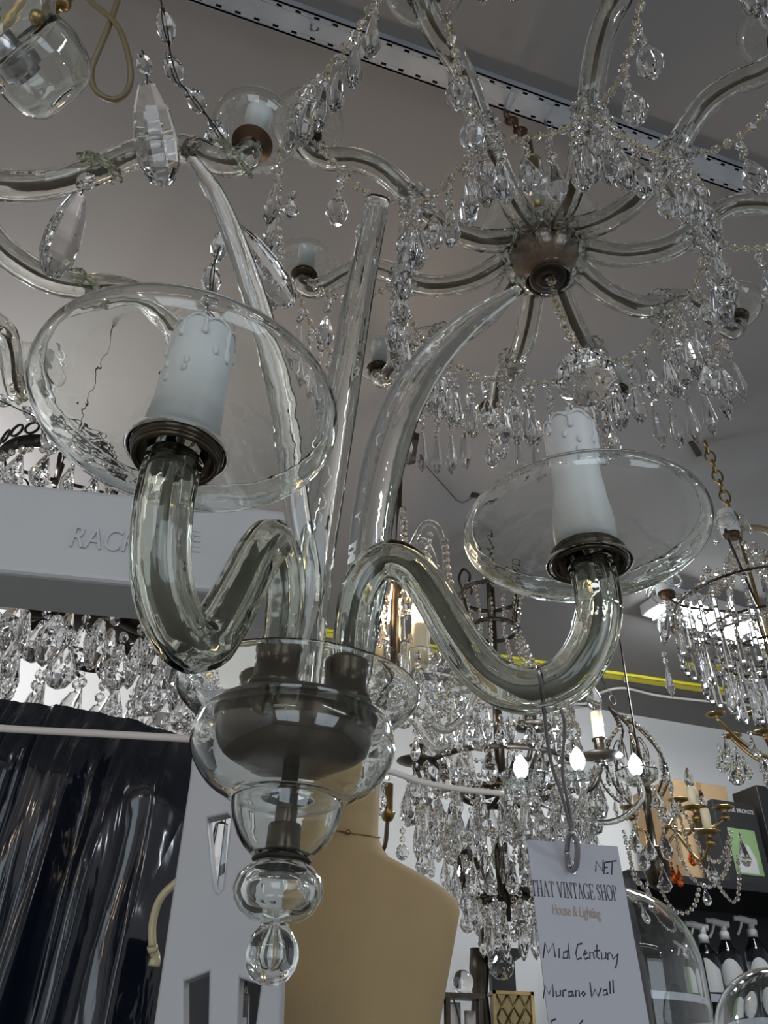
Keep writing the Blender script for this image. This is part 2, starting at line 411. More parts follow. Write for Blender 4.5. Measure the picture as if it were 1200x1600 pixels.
def track(name, a, b, wdt, hgt, mat, ext):
    a, b = np.array(a), np.array(b); d = (b - a) / np.linalg.norm(b - a); a = a - d * ext; b = b + d * ext; Ln = np.linalg.norm(b - a)
    s = np.cross([0, 0, 1], d); s /= np.linalg.norm(s); mb = MB(); zt = np.array([0, 0, -1.0])
    mb.box(a - s * wdt / 2, d * Ln, s * wdt, zt * .003)
    mb.box(a - s * wdt / 2, d * Ln, s * .003, zt * hgt); mb.box(a + s * (wdt / 2 - .003), d * Ln, s * .003, zt * hgt)
    for (q0, q1) in ((-.5, -.40), (-.30, .30), (.40, .5)):
        mb.box(a + s * wdt * q0 + zt * (hgt - .003), d * Ln, s * wdt * (q1 - q0), zt * .003)
    for k in range(int(Ln / .03)):
        mb.box(a + d * k * .03 - s * wdt * .41 + zt * (hgt - .003), d * .021, s * wdt * .12, zt * .003); mb.box(a + d * k * .03 + s * wdt * .29 + zt * (hgt - .003), d * .021, s * wdt * .12, zt * .003)
    return struct(name, mb, mat), d, s
CZ0 = CEIL
trk1, T1D, T1S = track('trim_1', atz(430, 15, CEIL), atz(1180, 283, CEIL), .044, .018, M_GALV, 1.4)
trk2, T2D, T2S = track('trim_2', atz(940, 1050, CEIL), atz(1130, 1078, CEIL), .05, .014, M_YELLOW, 2.3)

# ------------------------------------------------------------------ the smoky glass wall light in front
AX = at(465, 1100, .46)[:2]
def A3(z, r=0.0, az=(1, 0)): return np.array([AX[0] + r * az[0], AX[1] + r * az[1], CZ + z])
def lift(prof): return [(r, z + CZ) for r, z in prof]
AZL = np.array([-.349, -.937]); AZR = np.array([.922, -.387])
wl = thing('glass_wall_light', 'large smoky blown glass light in front with two arms, white candles and tall horns', 'light fitting', A3(.03))
def lpart(name, prof, n, mat, parent, **k):
    mb = MB(); mb.lathe(lift(prof), n, (AX[0], AX[1], 0), 0, **k); return part(name, mb, mat, parent)
def shell(outer, t):
    """closed profile of a blown wall: offset inner line"""
    O = [np.array(p) for p in smooth_path([(r, z, 0) for r, z in outer], 4)]
    inn = []
    for i, p in enumerate(O):
        d = O[min(i + 1, len(O) - 1)] - O[max(i - 1, 0)]; nrm = np.array([-d[1], d[0], 0]); nrm /= np.linalg.norm(nrm) + 1e-12
        inn.append(p + nrm * t)
    return [(p[0], p[1]) for p in O] + [(max(p[0], .002), p[1]) for p in reversed(inn)]
lpart('glass_bowl', shell([(.010, .1188), (.030, .1176), (.0375, .1205), (.0475, .127), (.056, .138), (.0590, .148), (.0575, .157), (.0563, .1625), (.0605, .1680), (.0680, .1730), (.0722, .1775), (.0735, .1815)], .0022), 64, M_GLASS, wl, closed=True)
lpart('lower_cup', shell([(.010, .0882), (.0170, .0895), (.0235, .0960), (.0283, .1050), (.0305, .1130), (.0308, .1172)], .0024), 48, M_GLASS, wl, closed=True)
lpart('brass_bowl', smooth_path([(.001, .1365, 0), (.020, .137, 0), (.034, .140, 0), (.0425, .1465, 0), (.0460, .156, 0), (.0462, .1625, 0)], 5) and
      [(0, .1365)] + [(p[0], p[1]) for p in smooth_path([(.004, .1365, 0), (.020, .1370, 0), (.034, .140, 0), (.0425, .1465, 0), (.0460, .156, 0), (.0462, .1625, 0)], 5)] + [(.0478, .1632), (.0490, .1645), (.0493, .1660), (.0485, .1678), (.0470, .1688), (.0455, .1692), (.0445, .1705), (0, .1705)], 64, M_BRONZE, wl)
lpart('stem', [(0, .0875), (.0046, .0875), (.0046, .1365), (0, .1365)], 20, M_DKBRONZE, wl)
lpart('stem_sleeve', [(.0046, .105), (.0058, .105), (.0060, .106), (.0060, .1195), (.0056, .1205), (.0046, .1205)], 24, M_BRONZE, wl)
lpart('knurled_nut', [(.0046, .0880), (.0086, .0880), (.0090, .0890), (.0090, .1040), (.0084, .1055), (.0046, .1055)], 28, M_BRONZE, wl)
lpart('washer', [(.002, .0862), (.0152, .0862), (.0158, .0868), (.0158, .0876), (.0152, .0880), (.002, .0880)], 36, M_BLKPIN, wl)
gb = MB()
gb.lathe(lift([(0, .0570), (.006, .0570), (.0125, .0583), (.0190, .0625), (.0228, .0680), (.0237, .0725), (.0222, .0785), (.0178, .0835), (.0135, .0858), (0, .0860)]), 48, (AX[0], AX[1], 0), 0)
gb.lathe(lift([(0, .0628), (.008, .0632), (.0145, .0665), (.0172, .0715), (.0160, .0765), (.0105, .0805), (0, .0815)]), 40, (AX[0], AX[1], 0), 0, flip=True)
part('glass_bulb', gb, M_GLASS, wl)
gf = MB()
gf.lathe(lift([(0, .0300), (.0045, .0303), (.0090, .0328), (.0122, .0370), (.0136, .0420), (.0132, .0465), (.0110, .0515), (.0080, .0550), (.0072, .0562), (.0075, .0569), (0, .0569)]), 44, (AX[0], AX[1], 0), 0)
gf.lathe(lift([(0, .0380), (.0030, .0390), (.0046, .0425), (.0040, .0465), (.0024, .0505), (.0018, .0545), (0, .0555)]), 24, (AX[0], AX[1], 0), 0, flip=True)
part('glass_finial', gf, M_GLASS, wl)
for az in (AZL, AZR, np.array([-.82, .30])):
    c = A3(.1705, .031, az); mb = MB()
    mb.lathe([(0, 0), (.0155, 0), (.0155, .004), (.0132, .0055), (.0128, .022), (.0136, .023), (.0136, .0255), (.0122, .027), (0, .027)], 36, tuple(c), 0)
    part('arm_socket', mb, M_BRONZE, wl)
ARML = [(.031, .186), (.030, .212), (.032, .233), (.041, .249), (.056, .2555), (.071, .236), (.083, .208), (.094, .184), (.104, .1665), (.116, .159), (.131, .160), (.146, .170), (.155, .186), (.160, .207), (.161, .225), (.160, .240)]
ARMR = [(.033, .186), (.032, .212), (.033, .231), (.037, .248), (.047, .262), (.060, .264), (.075, .252), (.087, .231), (.099, .206), (.112, .184), (.128, .169), (.145, .165), (.162, .171), (.175, .187), (.1815, .208), (.182, .225), (.180, .240)]
for prof, az, rr in ((ARML, AZL, .0137), (ARMR, AZR, .0127)):
    pts = smooth_path([A3(z, r, az) for r, z in prof], 8)
    mb = MB(); mb.tube(pts, lerp_list([rr * .80, rr * .9, rr, rr, rr, rr, rr, rr], len(pts)), 40, 0, lobes=7, amp=.035, twist=.006)
    mb.tube(pts[1:-1], lerp_list([rr * .50, rr * .58, rr * .62, rr * .62], len(pts) - 2), 24, 0, flip=True)
    arm = part('arm', mb, M_ARM, wl)
    mb = MB(); mb.tube(pts[2:-2], .0036, 12, 0, thick=[.0024] * (len(pts) - 4)); part('conduit', mb, M_CONDUIT, arm)
    E = A3(0, prof[-1][0], az); ez = CZ
    mb = MB(); mb.lathe([(0, .2415), (.0150, .2415), (.0182, .2405), (.0186, .2362), (.0195, .2352), (.0207, .2352), (.0213, .2362), (.0214, .2376), (.0208, .2384), (.0217, .2390), (.0226, .2402), (.0228, .2420), (.0222, .2436), (.0212, .2442), (.0210, .2456), (.0200, .2466), (0, .2466)], 48, (E[0], E[1], ez), 0)
    part('candle_cup', mb, M_BRONZE, wl)
    left = az is AZL
    def wob(a, z, left=left): return .014 * math.sin(6 * a + (1 if left else 2)) * min(1, (z - ez - .235) / .03) if z > ez + .245 else 0
    dz, dh, dR = (.2410, .037, .0775) if left else (.2365, .031, .0715)
    D = [(.0224, dz + .0005)] + [(dR * math.sin(t * PI / 2) ** .8, dz + dh * .72 * (1 - math.cos(t * PI / 2))) for t in np.linspace(.25, 1, 9)] + [(dR * .985, dz + dh * .88), (dR - .005, dz + dh)]
    mb = MB(); mb.lathe(shell(D, .0017), 80, (E[0], E[1], ez), 0, closed=True, wob=wob)
    part('drip_dish', mb, M_DISH, wl)
    if left: S = [(.0188, .2462), (.0192, .254), (.0188, .261), (.0180, .270), (.0174, .290), (.0169, .310), (.0166, .320), (.0158, .3262), (.0138, .3280)]
    else:    S = [(.0160, .2462), (.0176, .254), (.0181, .262), (.0172, .274), (.0152, .290), (.0146, .305), (.0154, .325), (.0160, .338), (.0152, .3435), (.0132, .3450)]
    zt_ = S[-1][1]
    mb = MB(); mb.lathe([(0, .2462)] + S + [(.011, zt_ - .001), (.0105, zt_ - .014), (0, zt_ - .014)], 48, (E[0], E[1], ez), 0)
    def rs(z): return float(np.interp(z, [p[1] for p in S], [p[0] for p in S]))
    rnd = random.Random(3 if left else 8); nd = 7
    lens = [.006, .010, .016, .008, .022, .012, .030]
    for k in range(nd):
        a0 = 2 * PI * k / nd + rnd.uniform(-.15, .15) + (.6 if left else 0); ln = lens[(k * 3 + (0 if left else 2)) % nd]; pts = []
        for t in np.linspace(0, 1, 8):
            z = zt_ - .006 - ln * t; r = rs(z) + .0002; pts.append((E[0] + r * math.cos(a0 + .04 * t), E[1] + r * math.sin(a0 + .04 * t), ez + z))
        mb.tube(pts, [.0012, .0013, .0013, .0012, .0012, .0014, .0019, .0015], 8, 0); mb.ball(pts[-1], .0021, 8, 6, 0, True, (1, 1, 1.2))
        ar = [(E[0] + (rs(zt_ - .004) + .0002) * math.cos(a), E[1] + (rs(zt_ - .004) + .0002) * math.sin(a), ez + zt_ - .0065 + .0048 * math.sin(PI * (a - a0) / (2 * PI / nd))) for a in np.linspace(a0, a0 + 2 * PI / nd, 11)]
        mb.tube(ar, .0011, 6, 0)
    for k in range(5):
        a0 = rnd.uniform(-2.6, -.5); z = zt_ - rnd.uniform(.02, .05); r = rs(z)
        mb.ball((E[0] + r * math.cos(a0), E[1] + r * math.sin(a0), ez + z), .0017, 8, 6, 0, True, (1, 1, 1.7))
    part('candle_sleeve', mb, M_SLEEVE, wl)

def horn(pxs, az, base, ws, ts):
    pts = smooth_path([base] + [onplane(x, y, AX, az) for x, y in pxs], 10)
    mb = MB(); n = 12
    wd = np.cross(FW, [0, 0, 1.0])
    P = pts; 
    mb.tube(P, lerp_list(ws, len(P)), n, 0, wdir=wd, thick=lerp_list(ts, len(P)), lobes=3, amp=.10)
    part('horn', mb, M_GLASS, wl)
tipL = onplane(290, 245, AX, np.array([-.62, -.78]))
horn([(478, 930), (462, 800), (440, 640), (412, 520), (372, 395), (335, 305), (297, 246)], np.array([-.62, -.78]), A3(.172, .012, (-1, 0)), [.008, .0085, .009, .0095, .0095, .0085, .007, .0045], [.006, .006, .006, .006, .005, .005, .004, .003])
horn([(487, 900), (510, 750), (535, 600), (560, 450), (590, 310)], np.array([.62, -.78]), A3(.172, .006, (0, 1)), [.011, .0125, .0130, .0130, .0125, .0105], [.009, .0095, .009, .008, .007, .005])
horn([(568, 920), (578, 820), (597, 720), (630, 628), (678, 556), (742, 496), (812, 452)], np.array([.98, .20]), A3(.172, .030, (.9, .4)), [.011, .014, .0150, .0165, .0165, .0150, .012, .006], [.010, .011, .011, .011, .010, .009, .007, .004])
# ------------------------------------------------------------------ price tag and its wire hook
hk = at(848, 1066, .413)
P_ = lambda x, y, d: at(x, y, d)
mb = MB()
loop = [P_(893, 1300, .434), P_(880, 1250, .431), P_(861, 1190, .427), P_(852, 1130, .420), P_(848, 1090, .402), P_(842, 1050, .396), P_(840, 1042, .412), P_(846, 1052, .428), P_(861, 1085, .424), P_(879, 1115, .421), P_(882, 1150, .4255), P_(879, 1205, .429), P_(889, 1262, .433), P_(897, 1310, .4345)]
mb.tube(smooth_path(loop, 8), .00105, 8, 0)
ring = [P_(886, 1330, .437), P_(889, 1306, .434), P_(896, 1300, .4325), P_(902, 1320, .4310), P_(901, 1350, .4305), P_(894, 1360, .432), P_(889, 1352, .4355), P_(886, 1330, .437)]
mb.tube(smooth_path(ring, 6), .0016, 8, 0)
solo('wire_hook', mb, M_STEEL, 'thin looped steel wire hooked over the right glass arm, holding a price tag', 'hook', P_(848, 1070, .413))
TL = at(823, 1312, .436); TR = atz(966, 1333, TL[2])
exh = (TR - TL) / np.linalg.norm(TR - TL); tn = np.cross(exh, [0, 0, 1.0]); tn /= np.linalg.norm(tn)
r_ = ray(857, 1600); BL = EYE + r_ * (((TL - EYE) @ tn) / (r_ @ tn))
ey = BL - TL; TH = np.linalg.norm(ey); ey /= TH
ex = exh - ey * (exh @ ey); ex /= np.linalg.norm(ex); TW = np.linalg.norm(TR - TL)
# front side faces the lens
fz = np.cross(ex, -ey)
if fz @ (EYE - TL) < 0: fz = -fz
def tagpt(px, py):
    r = ray(px, py); p = EYE + r * (((TL - EYE) @ tn) / (r @ tn)); return np.array([(p - TL) @ ex, -((p - TL) @ ey)])
HT = TH + .035
hc = tagpt(896, 1356)
hole = [(hc[0] + .0024 * math.cos(a), hc[1] + .0036 * math.sin(a)) for a in np.linspace(0, 2 * PI, 17)[:-1]]
tg = thing('price_tag', 'pale grey card price tag with black handwriting hanging under the right glass arm', 'tag', TL)
mb = panel('card', TL, ex, -ey, [(0, 0), (TW, 0), (TW, -HT), (0, -HT)], [hole], .0006, M_TAG)
part('card', mb, M_TAG, tg)
def ink(name, strokes, wdt, mat, lab=None):
    """strokes: lists of points (card coordinates, metres) laid flat on the card as thin raised ink"""
    mb = MB()
    for st in strokes:
        if len(st) == 3 and isinstance(st[2], float): st, ww = [st[0], st[1]], st[2]
        else: ww = wdt
        pts = [TL + ex * p[0] - ey * -p[1] * -1 * -1 if False else TL + ex * p[0] + (-ey) * p[1] + fz * .00042 for p in st]
        mb.tube(pts, ww, 6, 0, thick=[.00012] * len(pts), wdir=np.cross(pts[1] - pts[0] + 1e-9, fz))
    return part(name, mb, mat, tg, lab)
# serif capitals: strokes in a unit cell, each (x0, y0, x1, y1, weight)
SERIF = {
 'T': (.86, [(.43, 0, .43, 1, 2), (.02, .97, .84, .97, 1), (.03, .97, .03, .80, 1), (.83, .97, .83, .80, 1), (.25, .02, .61, .02, 1)]),
 'H': (1.0, [(.18, 0, .18, 1, 2), (.82, 0, .82, 1, 2), (.18, .52, .82, .52, 1), (.02, .02, .34, .02, 1), (.66, .02, .98, .02, 1), (.02, .98, .34, .98, 1), (.66, .98, .98, .98, 1)]),
 'A': (.96, [(.10, 0, .46, 1, 1), (.46, 1, .84, 0, 2), (.24, .36, .70, .36, 1), (.0, .02, .24, .02, 1), (.68, .02, .98, .02, 1)]),
 'V': (.96, [(.12, 1, .50, 0, 2), (.50, 0, .86, 1, 1), (.0, .98, .28, .98, 1), (.72, .98, .98, .98, 1)]),
 'I': (.42, [(.21, 0, .21, 1, 2), (.03, .02, .39, .02, 1), (.03, .98, .39, .98, 1)]),
 'N': (1.0, [(.16, 0, .16, 1, 1), (.16, 1, .84, 0, 2), (.84, 0, .84, 1, 1), (.0, .02, .32, .02, 1), (.68, .98, 1.0, .98, 1), (.0, .98, .2, .98, 1)]),
 'G': (.98, 'arc', 38, 328), 'O': (1.0, 'arc', 0, 360),
 'E': (.80, [(.17, 0, .17, 1, 2), (.02, .98, .74, .98, 1), (.02, .02, .76, .02, 1), (.17, .52, .56, .52, 1), (.74, .98, .74, .80, 1), (.76, .02, .76, .22, 1), (.56, .62, .56, .42, 1)]),
 'S': (.66, [(.56, .95, .57, .76, 1), (.56, .88, .42, .98, 1), (.42, .98, .22, .96, 1), (.22, .96, .10, .78, 1), (.10, .78, .20, .60, 2), (.20, .60, .46, .42, 2), (.46, .42, .56, .24, 2), (.56, .24, .44, .04, 1), (.44, .04, .22, .02, 1), (.22, .02, .08, .14, 1), (.08, .25, .08, .04, 1)]),
 'P': (.76, [(.18, 0, .18, 1, 2), (.02, .02, .36, .02, 1), (.02, .98, .46, .98, 1), (.46, .98, .68, .88, 1), (.68, .88, .70, .68, 2), (.70, .68, .60, .52, 1), (.60, .52, .18, .47, 1)]),
}
def serif_line(txt, a, b, hgt, wd):
    a, b = np.array(a), np.array(b); tot = sum((SERIF[c][0] + .10) if c != ' ' else .45 for c in txt); u = (b - a) / tot; vv = np.array([-u[1], u[0]]); vv = vv / np.linalg.norm(vv) * hgt
    x = 0; out = []
    for c in txt:
        if c == ' ': x += .45; continue
        g = SERIF[c]
        if g[1] == 'arc':
            A_ = np.radians(np.linspace(g[2], g[3], 17)); pp = [(.5 * g[0] + .46 * math.cos(t), .5 + .5 * math.sin(t)) for t in A_]
            for p, q, t in zip(pp[:-1], pp[1:], A_): out.append([tuple(a + u * (x + p[0]) + vv * p[1]), tuple(a + u * (x + q[0]) + vv * q[1]), wd * (1 + 1.0 * abs(math.cos(t)))])
            if c == 'G': out += [[tuple(a + u * (x + .84) + vv * .42), tuple(a + u * (x + .84) + vv * .06), wd * 1.8], [tuple(a + u * (x + .66) + vv * .43), tuple(a + u * (x + .98) + vv * .43), wd]]
        else:
            for (x0, y0, x1, y1, k) in g[1]: out.append([tuple(a + u * (x + x0) + vv * y0), tuple(a + u * (x + x1) + vv * y1), wd * (1.9 if k == 2 else 1.0)])
        x += g[0] + .10
    return out
a_, b_ = tagpt(831, 1400), tagpt(966, 1408)
ink('shop_name_print', serif_line('THAT VINTAGE SHOP', a_, b_, .0080, .00021), .0003, M_PRINT, 'shop name in black serif capitals')
def px_strokes(S): return [[tuple(tagpt(*p)) for p in st] for st in S]
def polys(S): return [s for s in px_strokes(S)]
HW = [[(930, 1362), (931, 1346), (941, 1361), (942, 1344)], [(944, 1348), (943, 1366), (950, 1364)], [(944, 1356), (949, 1355)], [(944, 1348), (963, 1345)], [(956, 1346), (955, 1367)]]
ink('handwriting', polys(HW), .00040, M_INK, 'handwritten word NET')
HW = [[(848, 1497), (851, 1473), (856, 1489), (864, 1474), (867, 1496)], [(873, 1482), (873, 1497)], [(888, 1486), (880, 1488), (879, 1497), (886, 1497), (888, 1474), (889, 1498)],
      [(909, 1474), (902, 1476), (899, 1490), (901, 1499), (908, 1497)], [(911, 1492), (917, 1489), (914, 1485), (911, 1492), (914, 1499), (919, 1496)], [(921, 1499), (921, 1488), (926, 1488), (928, 1498)],
      [(932, 1476), (932, 1496), (936, 1498)], [(928, 1486), (937, 1485)], [(939, 1488), (940, 1499), (946, 1497), (946, 1488)], [(949, 1500), (949, 1490), (953, 1489)], [(955, 1491), (957, 1499), (964, 1492)], [(965, 1490), (963, 1505), (961, 1513)]]
ink('handwriting', polys(HW), .00042, M_INK, 'handwritten words Mid Century')
HW = [[(848, 1560), (851, 1540), (857, 1554), (863, 1538), (864, 1558)], [(868, 1548), (869, 1557), (875, 1555), (875, 1547)], [(879, 1558), (879, 1548), (884, 1547)], [(894, 1549), (888, 1550), (888, 1557), (893, 1556), (894, 1549), (896, 1557)],
      [(899, 1557), (899, 1548), (904, 1548), (905, 1557)], [(911, 1549), (908, 1553), (911, 1557), (914, 1552), (911, 1549)], [(921, 1535), (924, 1558), (929, 1546), (934, 1557), (939, 1544)],
      [(948, 1546), (942, 1548), (942, 1555), (947, 1554), (948, 1546), (949, 1555)], [(952, 1533), (953, 1553)], [(957, 1531), (958, 1552)]]
ink('handwriting', polys(HW), .00042, M_INK, 'handwritten words Murano wall')
HW = [[(868, 1592), (860, 1596), (862, 1604), (870, 1608)], [(910, 1594), (904, 1602), (910, 1608)]]
ink('handwriting', polys(HW), .00040, M_INK)
def flat_text(txt, O, dx, dy, width, mats, name, parent, depth=.0002, align=None):
    cu = bpy.data.curves.new('txt', 'FONT'); cu.body = txt; cu.size = 1.0; cu.extrude = depth
    ob = bpy.data.objects.new('txt', cu); COL.objects.link(ob)
    bpy.context.view_layer.update(); me = ob.evaluated_get(bpy.context.evaluated_depsgraph_get()).to_mesh()
    X = [v.co[0] for v in me.vertices]; Yv = [v.co[1] for v in me.vertices]; k = width / (max(X) - min(X)); hk_ = k
    dz = np.cross(dx, dy); mb = MB()
    V = [np.array(O) + np.array(dx) * (v.co[0] - min(X)) * k + np.array(dy) * (v.co[1] - min(Yv)) * (align or k) + dz * v.co[2] for v in me.vertices]
    mb.add(V, [tuple(p.vertices) for p in me.polygons], 0, False)
    bpy.data.objects.remove(ob); bpy.data.curves.remove(cu)
    return part(name, mb, mats, parent)
q0, q1 = tagpt(864, 1434), tagpt(939, 1441)
dxx = ex * (q1 - q0)[0] - ey * (q1 - q0)[1] * -1 * -1; dxx = ex * (q1 - q0)[0] + (-ey) * (q1 - q0)[1]; Lx = np.linalg.norm(dxx); dxx /= Lx
dyy = np.cross(fz, dxx)
flat_text('House & Lighting', TL + ex * q0[0] - ey * q0[1] + fz * .0004, dxx, dyy, Lx, M_TAN, 'shop_line_print', tg, align=.0075)

# ------------------------------------------------------------------ chandeliers with brass-cored glass arms
ARM_PROF = [(.046, .004), (.070, -.016), (.105, -.034), (.150, -.034), (.190, -.012), (.222, .018), (.252, .034), (.284, .028), (.310, .010), (.331, .004), (.345, .016), (.347, .030)]
def mt_meshes(tagname, scale, cap_mat, ribbed):
    pts = smooth_path([(r * scale, 0, z * scale) for r, z in ARM_PROF], 7)
    a = MB(); a.tube(pts, [.0162 * scale * (1 - .18 * i / len(pts)) for i in range(len(pts))], 24, 0, lobes=6, amp=.05, twist=.02)
    a.tube(pts[1:-1], [.0106 * scale * (1 - .18 * i / len(pts)) for i in range(len(pts) - 2)], 16, 0, flip=True)
    c = MB(); c.tube(pts[2:-2], .0040 * scale, 8, 0, wdir=(0, 1, 0), thick=[.0018 * scale] * (len(pts) - 4))
    e = (.347 * scale, 0, .030 * scale)
    cup = MB(); n = 44
    if ribbed: cup.lathe([(.004, .000), (.012, .001), (.0205, .008), (.0215, .009), (.012, .0045), (0, .003)], n, e, 0, False, wob=lambda a, z: .10 * math.cos(22 * a) * (z - e[2] > .004))
    else: cup.lathe([(0, -.001), (.010, -.001), (.0185, .003), (.0205, .008), (.0195, .010), (0, .010)], 28, e, 0)
    dish = MB(); dish.lathe(shell([(.010, .010), (.022, .0105), (.036, .016), (.0445, .026), (.0465, .036), (.0450, .042)], .0014), 40, e, 0, closed=True, wob=lambda a, z: .02 * math.cos(10 * a) * (z > e[2] + .03))
    sl = MB(); sl.lathe([(0, .010), (.0125, .010), (.0125, .058), (.0145, .060), (.0145, .074), (.0120, .077), (.0100, .077), (0, .070)], 24, e, 0, wob=lambda a, z: .02 * math.cos(24 * a))
    return dict(arm=a.mesh('arm', [M_ARMB]), core=c.mesh('metal_core', [M_CORE]), cup=cup.mesh('candle_cup', [cap_mat]), dish=dish.mesh('drip_dish', [M_GLASS]), sleeve=sl.mesh('candle_sleeve', [M_SLEEVE]))
M_ARMB = glass('arm_glass', (0.985, 0.985, 0.97), 1.5, bump=0.25, bscale=60)
def mt_arm(root, hub, az, Ms, scale):
    R = Euler((0, 0, az))
    a = inst('arm', Ms['arm'], root, hub, R); child_inst('metal_core', Ms['core'], a)
    inst('candle_cup', Ms['cup'], root, hub, R); inst('drip_dish', Ms['dish'], root, hub, R); inst('candle_sleeve', Ms['sleeve'], root, hub, R)
def polar(hub, r, az, z): return np.array([hub[0] + r * math.cos(az), hub[1] + r * math.sin(az), hub[2] + z])

HUB = at(850, 395, 1.05)
ch = thing('crystal_chandelier', 'big ten armed crystal chandelier with bronze ball hub and faceted glass ball below', 'chandelier', HUB)
MT = mt_meshes('a', 1.0, M_BRONZE, False)
AZ = [math.radians(-122 + 36 * k) for k in range(10)]
for a in AZ: mt_arm(ch, HUB, a, MT, 1.0)
mb = MB(); mb.ball(HUB, .0465, 40, 24, 0, True, (1, 1, .94)); part('hub', mb, M_HUB, ch)
mb = MB(); mb.lathe([(0, -.050), (.006, -.051), (.008, -.056), (.014, -.0575), (.017, -.0545), (.022, -.0575), (.0245, -.0545), (.022, -.048), (.012, -.044), (0, -.044)], 32, tuple(HUB), 0)
part('hub_boss', mb, M_DKBRONZE, ch)
mb = MB(); mb.lathe([(.014, -.056), (.035, -.049), (.052, -.032), (.0605, .0), (.054, .028), (.036, .050), (.012, .060), (.012, .0565), (.034, .047), (.0515, .026), (.0565, .0), (.049, -.030), (.033, -.0465), (.014, -.053)], 48, tuple(HUB), 0, closed=True); part('hub_glass', mb, M_GLASS, ch)
# glass saucer above the arms
mb = MB(); mb.lathe(shell([(.008, .030), (.045, .034), (.070, .044), (.080, .058), (.078, .066)], .0018), 40, tuple(HUB), 0, closed=True, wob=lambda a, z: .03 * math.cos(12 * a))
part('glass_saucer', mb, M_GLASS, ch)
TOP = atz(789, 178, CEIL - .025)
mb = MB(); mb.lathe([(0, .04), (.007, .04), (.007, .30), (0, .30)], 16, tuple(HUB), 0)
part('stem', mb, M_BRASS, ch)
mb = MB()
mb.lathe([(.008, .10), (.020, .105), (.030, .125), (.024, .15), (.012, .165), (.008, .17), (.014, .18), (.022, .20), (.016, .225), (.008, .235), (.008, .10)], 28, tuple(HUB), 0)
part('glass_baluster', mb, M_GLASS, ch)
mb = MB(); chain_into(mb, HUB + np.array([0, 0, .295]), TOP, .034, .0022); part('hanging_chain', mb, M_RUST, ch)
me_in = drop_mesh('pendant', 'spear', .074, .0115, 3, .0066)
me_in2 = drop_mesh('pendant', 'tear', .062, .0135, 2, .0066)
me_out = drop_mesh('teardrop', 'spear', .092, .0105, 2, .0070)
me_cl = drop_mesh('cluster_pendant', 'spear', .080, .0105, 4, .0062)
me_ros = rosette_mesh('rosette', .021)
ROS = [polar(HUB, .195, a, -.010) for a in AZ]; END = [polar(HUB, .347, a, .030) for a in AZ]
for i, a in enumerate(AZ):
    inst('rosette', me_ros, ch, polar(HUB, .195, a, .004), Euler((0, 0, a)))
    inst('rosette', me_ros, ch, polar(HUB, .195, a, -.026), Euler((0, 0, a)))
    j = (i + 1) % 10
    for q in (-.09, 0, .09): inst('cluster_pendant', me_cl, ch, polar(HUB, .205, a + q, -.030), Euler((0, 0, random.uniform(0, 6))))
    g = sag(polar(HUB, .205, a, -.026), polar(HUB, .205, AZ[j], -.026), .030, 20); mb = MB(); strand(mb, g, .0066); part('inner_garland', mb, [M_CRYS, M_PIN], ch)
    for t in (.0, .2, .4, .6, .8):
        inst('pendant', me_in if t not in (.4, .0) else me_in2, ch, g[int(t * 19)] - np.array([0, 0, .006]), Euler((0, 0, random.uniform(0, 6))))
    # outer garland from dish to dish
    d0 = polar(HUB, .372, a + .10, .050); d1 = polar(HUB, .372, AZ[j] - .10, .050)
    g = sag(d0, d1, .040, 24); mb = MB(); strand(mb, g, .0066); part('outer_garland', mb, [M_CRYS, M_PIN], ch)
    for t in (.08, .25, .42, .58, .75, .92):
        inst('teardrop', me_out, ch, g[int(t * 23)] - np.array([0, 0, .006]), Euler((0, 0, random.uniform(0, 6))))
    # strands running in along the arm, from dish to rosette
    g = sag(polar(HUB, .330, a + .05, .0), polar(HUB, .215, a + .03, -.026), .035, 16); mb = MB(); strand(mb, g, .0062); part('arm_strand', mb, [M_CRYS, M_PIN], ch)
    for t in (.3, .65):
        inst('arm_pendant', me_in2, ch, g[int(t * 15)] - np.array([0, 0, .006]), Euler((0, 0, random.uniform(0, 6))))
# the faceted ball on its chain
BC = at(915, 590, 1.0)
mb = MB(); mb.lathe(drop_profile('ball', .078, .040), 12, (BC[0], BC[1], BC[2] + .039), 0, False, twist=1.0); part('faceted_ball', mb, M_CRYS, ch, 'large faceted crystal ball')
mb = MB(); strand(mb, smooth_path([HUB + np.array([.004, .0, -.060]), at(868, 470, 1.03), at(888, 520, 1.015), BC + np.array([0, 0, .040])], 6), .0078, .002); part('ball_chain', mb, [M_CRYS, M_PIN], ch)

# the big-drop chandelier at upper left
HUB3 = at(-130, 262, .80)
c3 = thing('crystal_chandelier', 'glass armed chandelier at upper left with huge flat cut drops and scalloped brown candle caps', 'chandelier', HUB3)
MT3 = mt_meshes('b', 1.0, M_RUST, True)
AZ3 = [math.radians(-3 + 48 * k) for k in range(-1, 3)] + [math.radians(195), math.radians(245)]
for a in AZ3: mt_arm(c3, HUB3, a, MT3, 1.0)
mb = MB(); mb.ball(HUB3, .05, 32, 20, 0); part('hub', mb, M_HUB, c3)
mb = MB(); mb.lathe([(0, .04), (.008, .04), (.008, CEIL - HUB3[2] - .012), (.04, CEIL - HUB3[2] - .010), (.045, CEIL - HUB3[2]), (0, CEIL - HUB3[2])], 24, tuple(HUB3), 0); part('stem', mb, M_BRASS, c3)
ros3 = rosette_mesh('rosette', .024, glass('frosted_rosette', (.93, .94, .88), 1.5, .12))
big = drop_mesh('flat_pendant', 'leaf', .110, .0175, 1, .011, 10, .5, M_BLKPIN)
lng = drop_mesh('long_pendant', 'leaf', .100, .0205, 1, .010, 10, .5, M_BLKPIN)
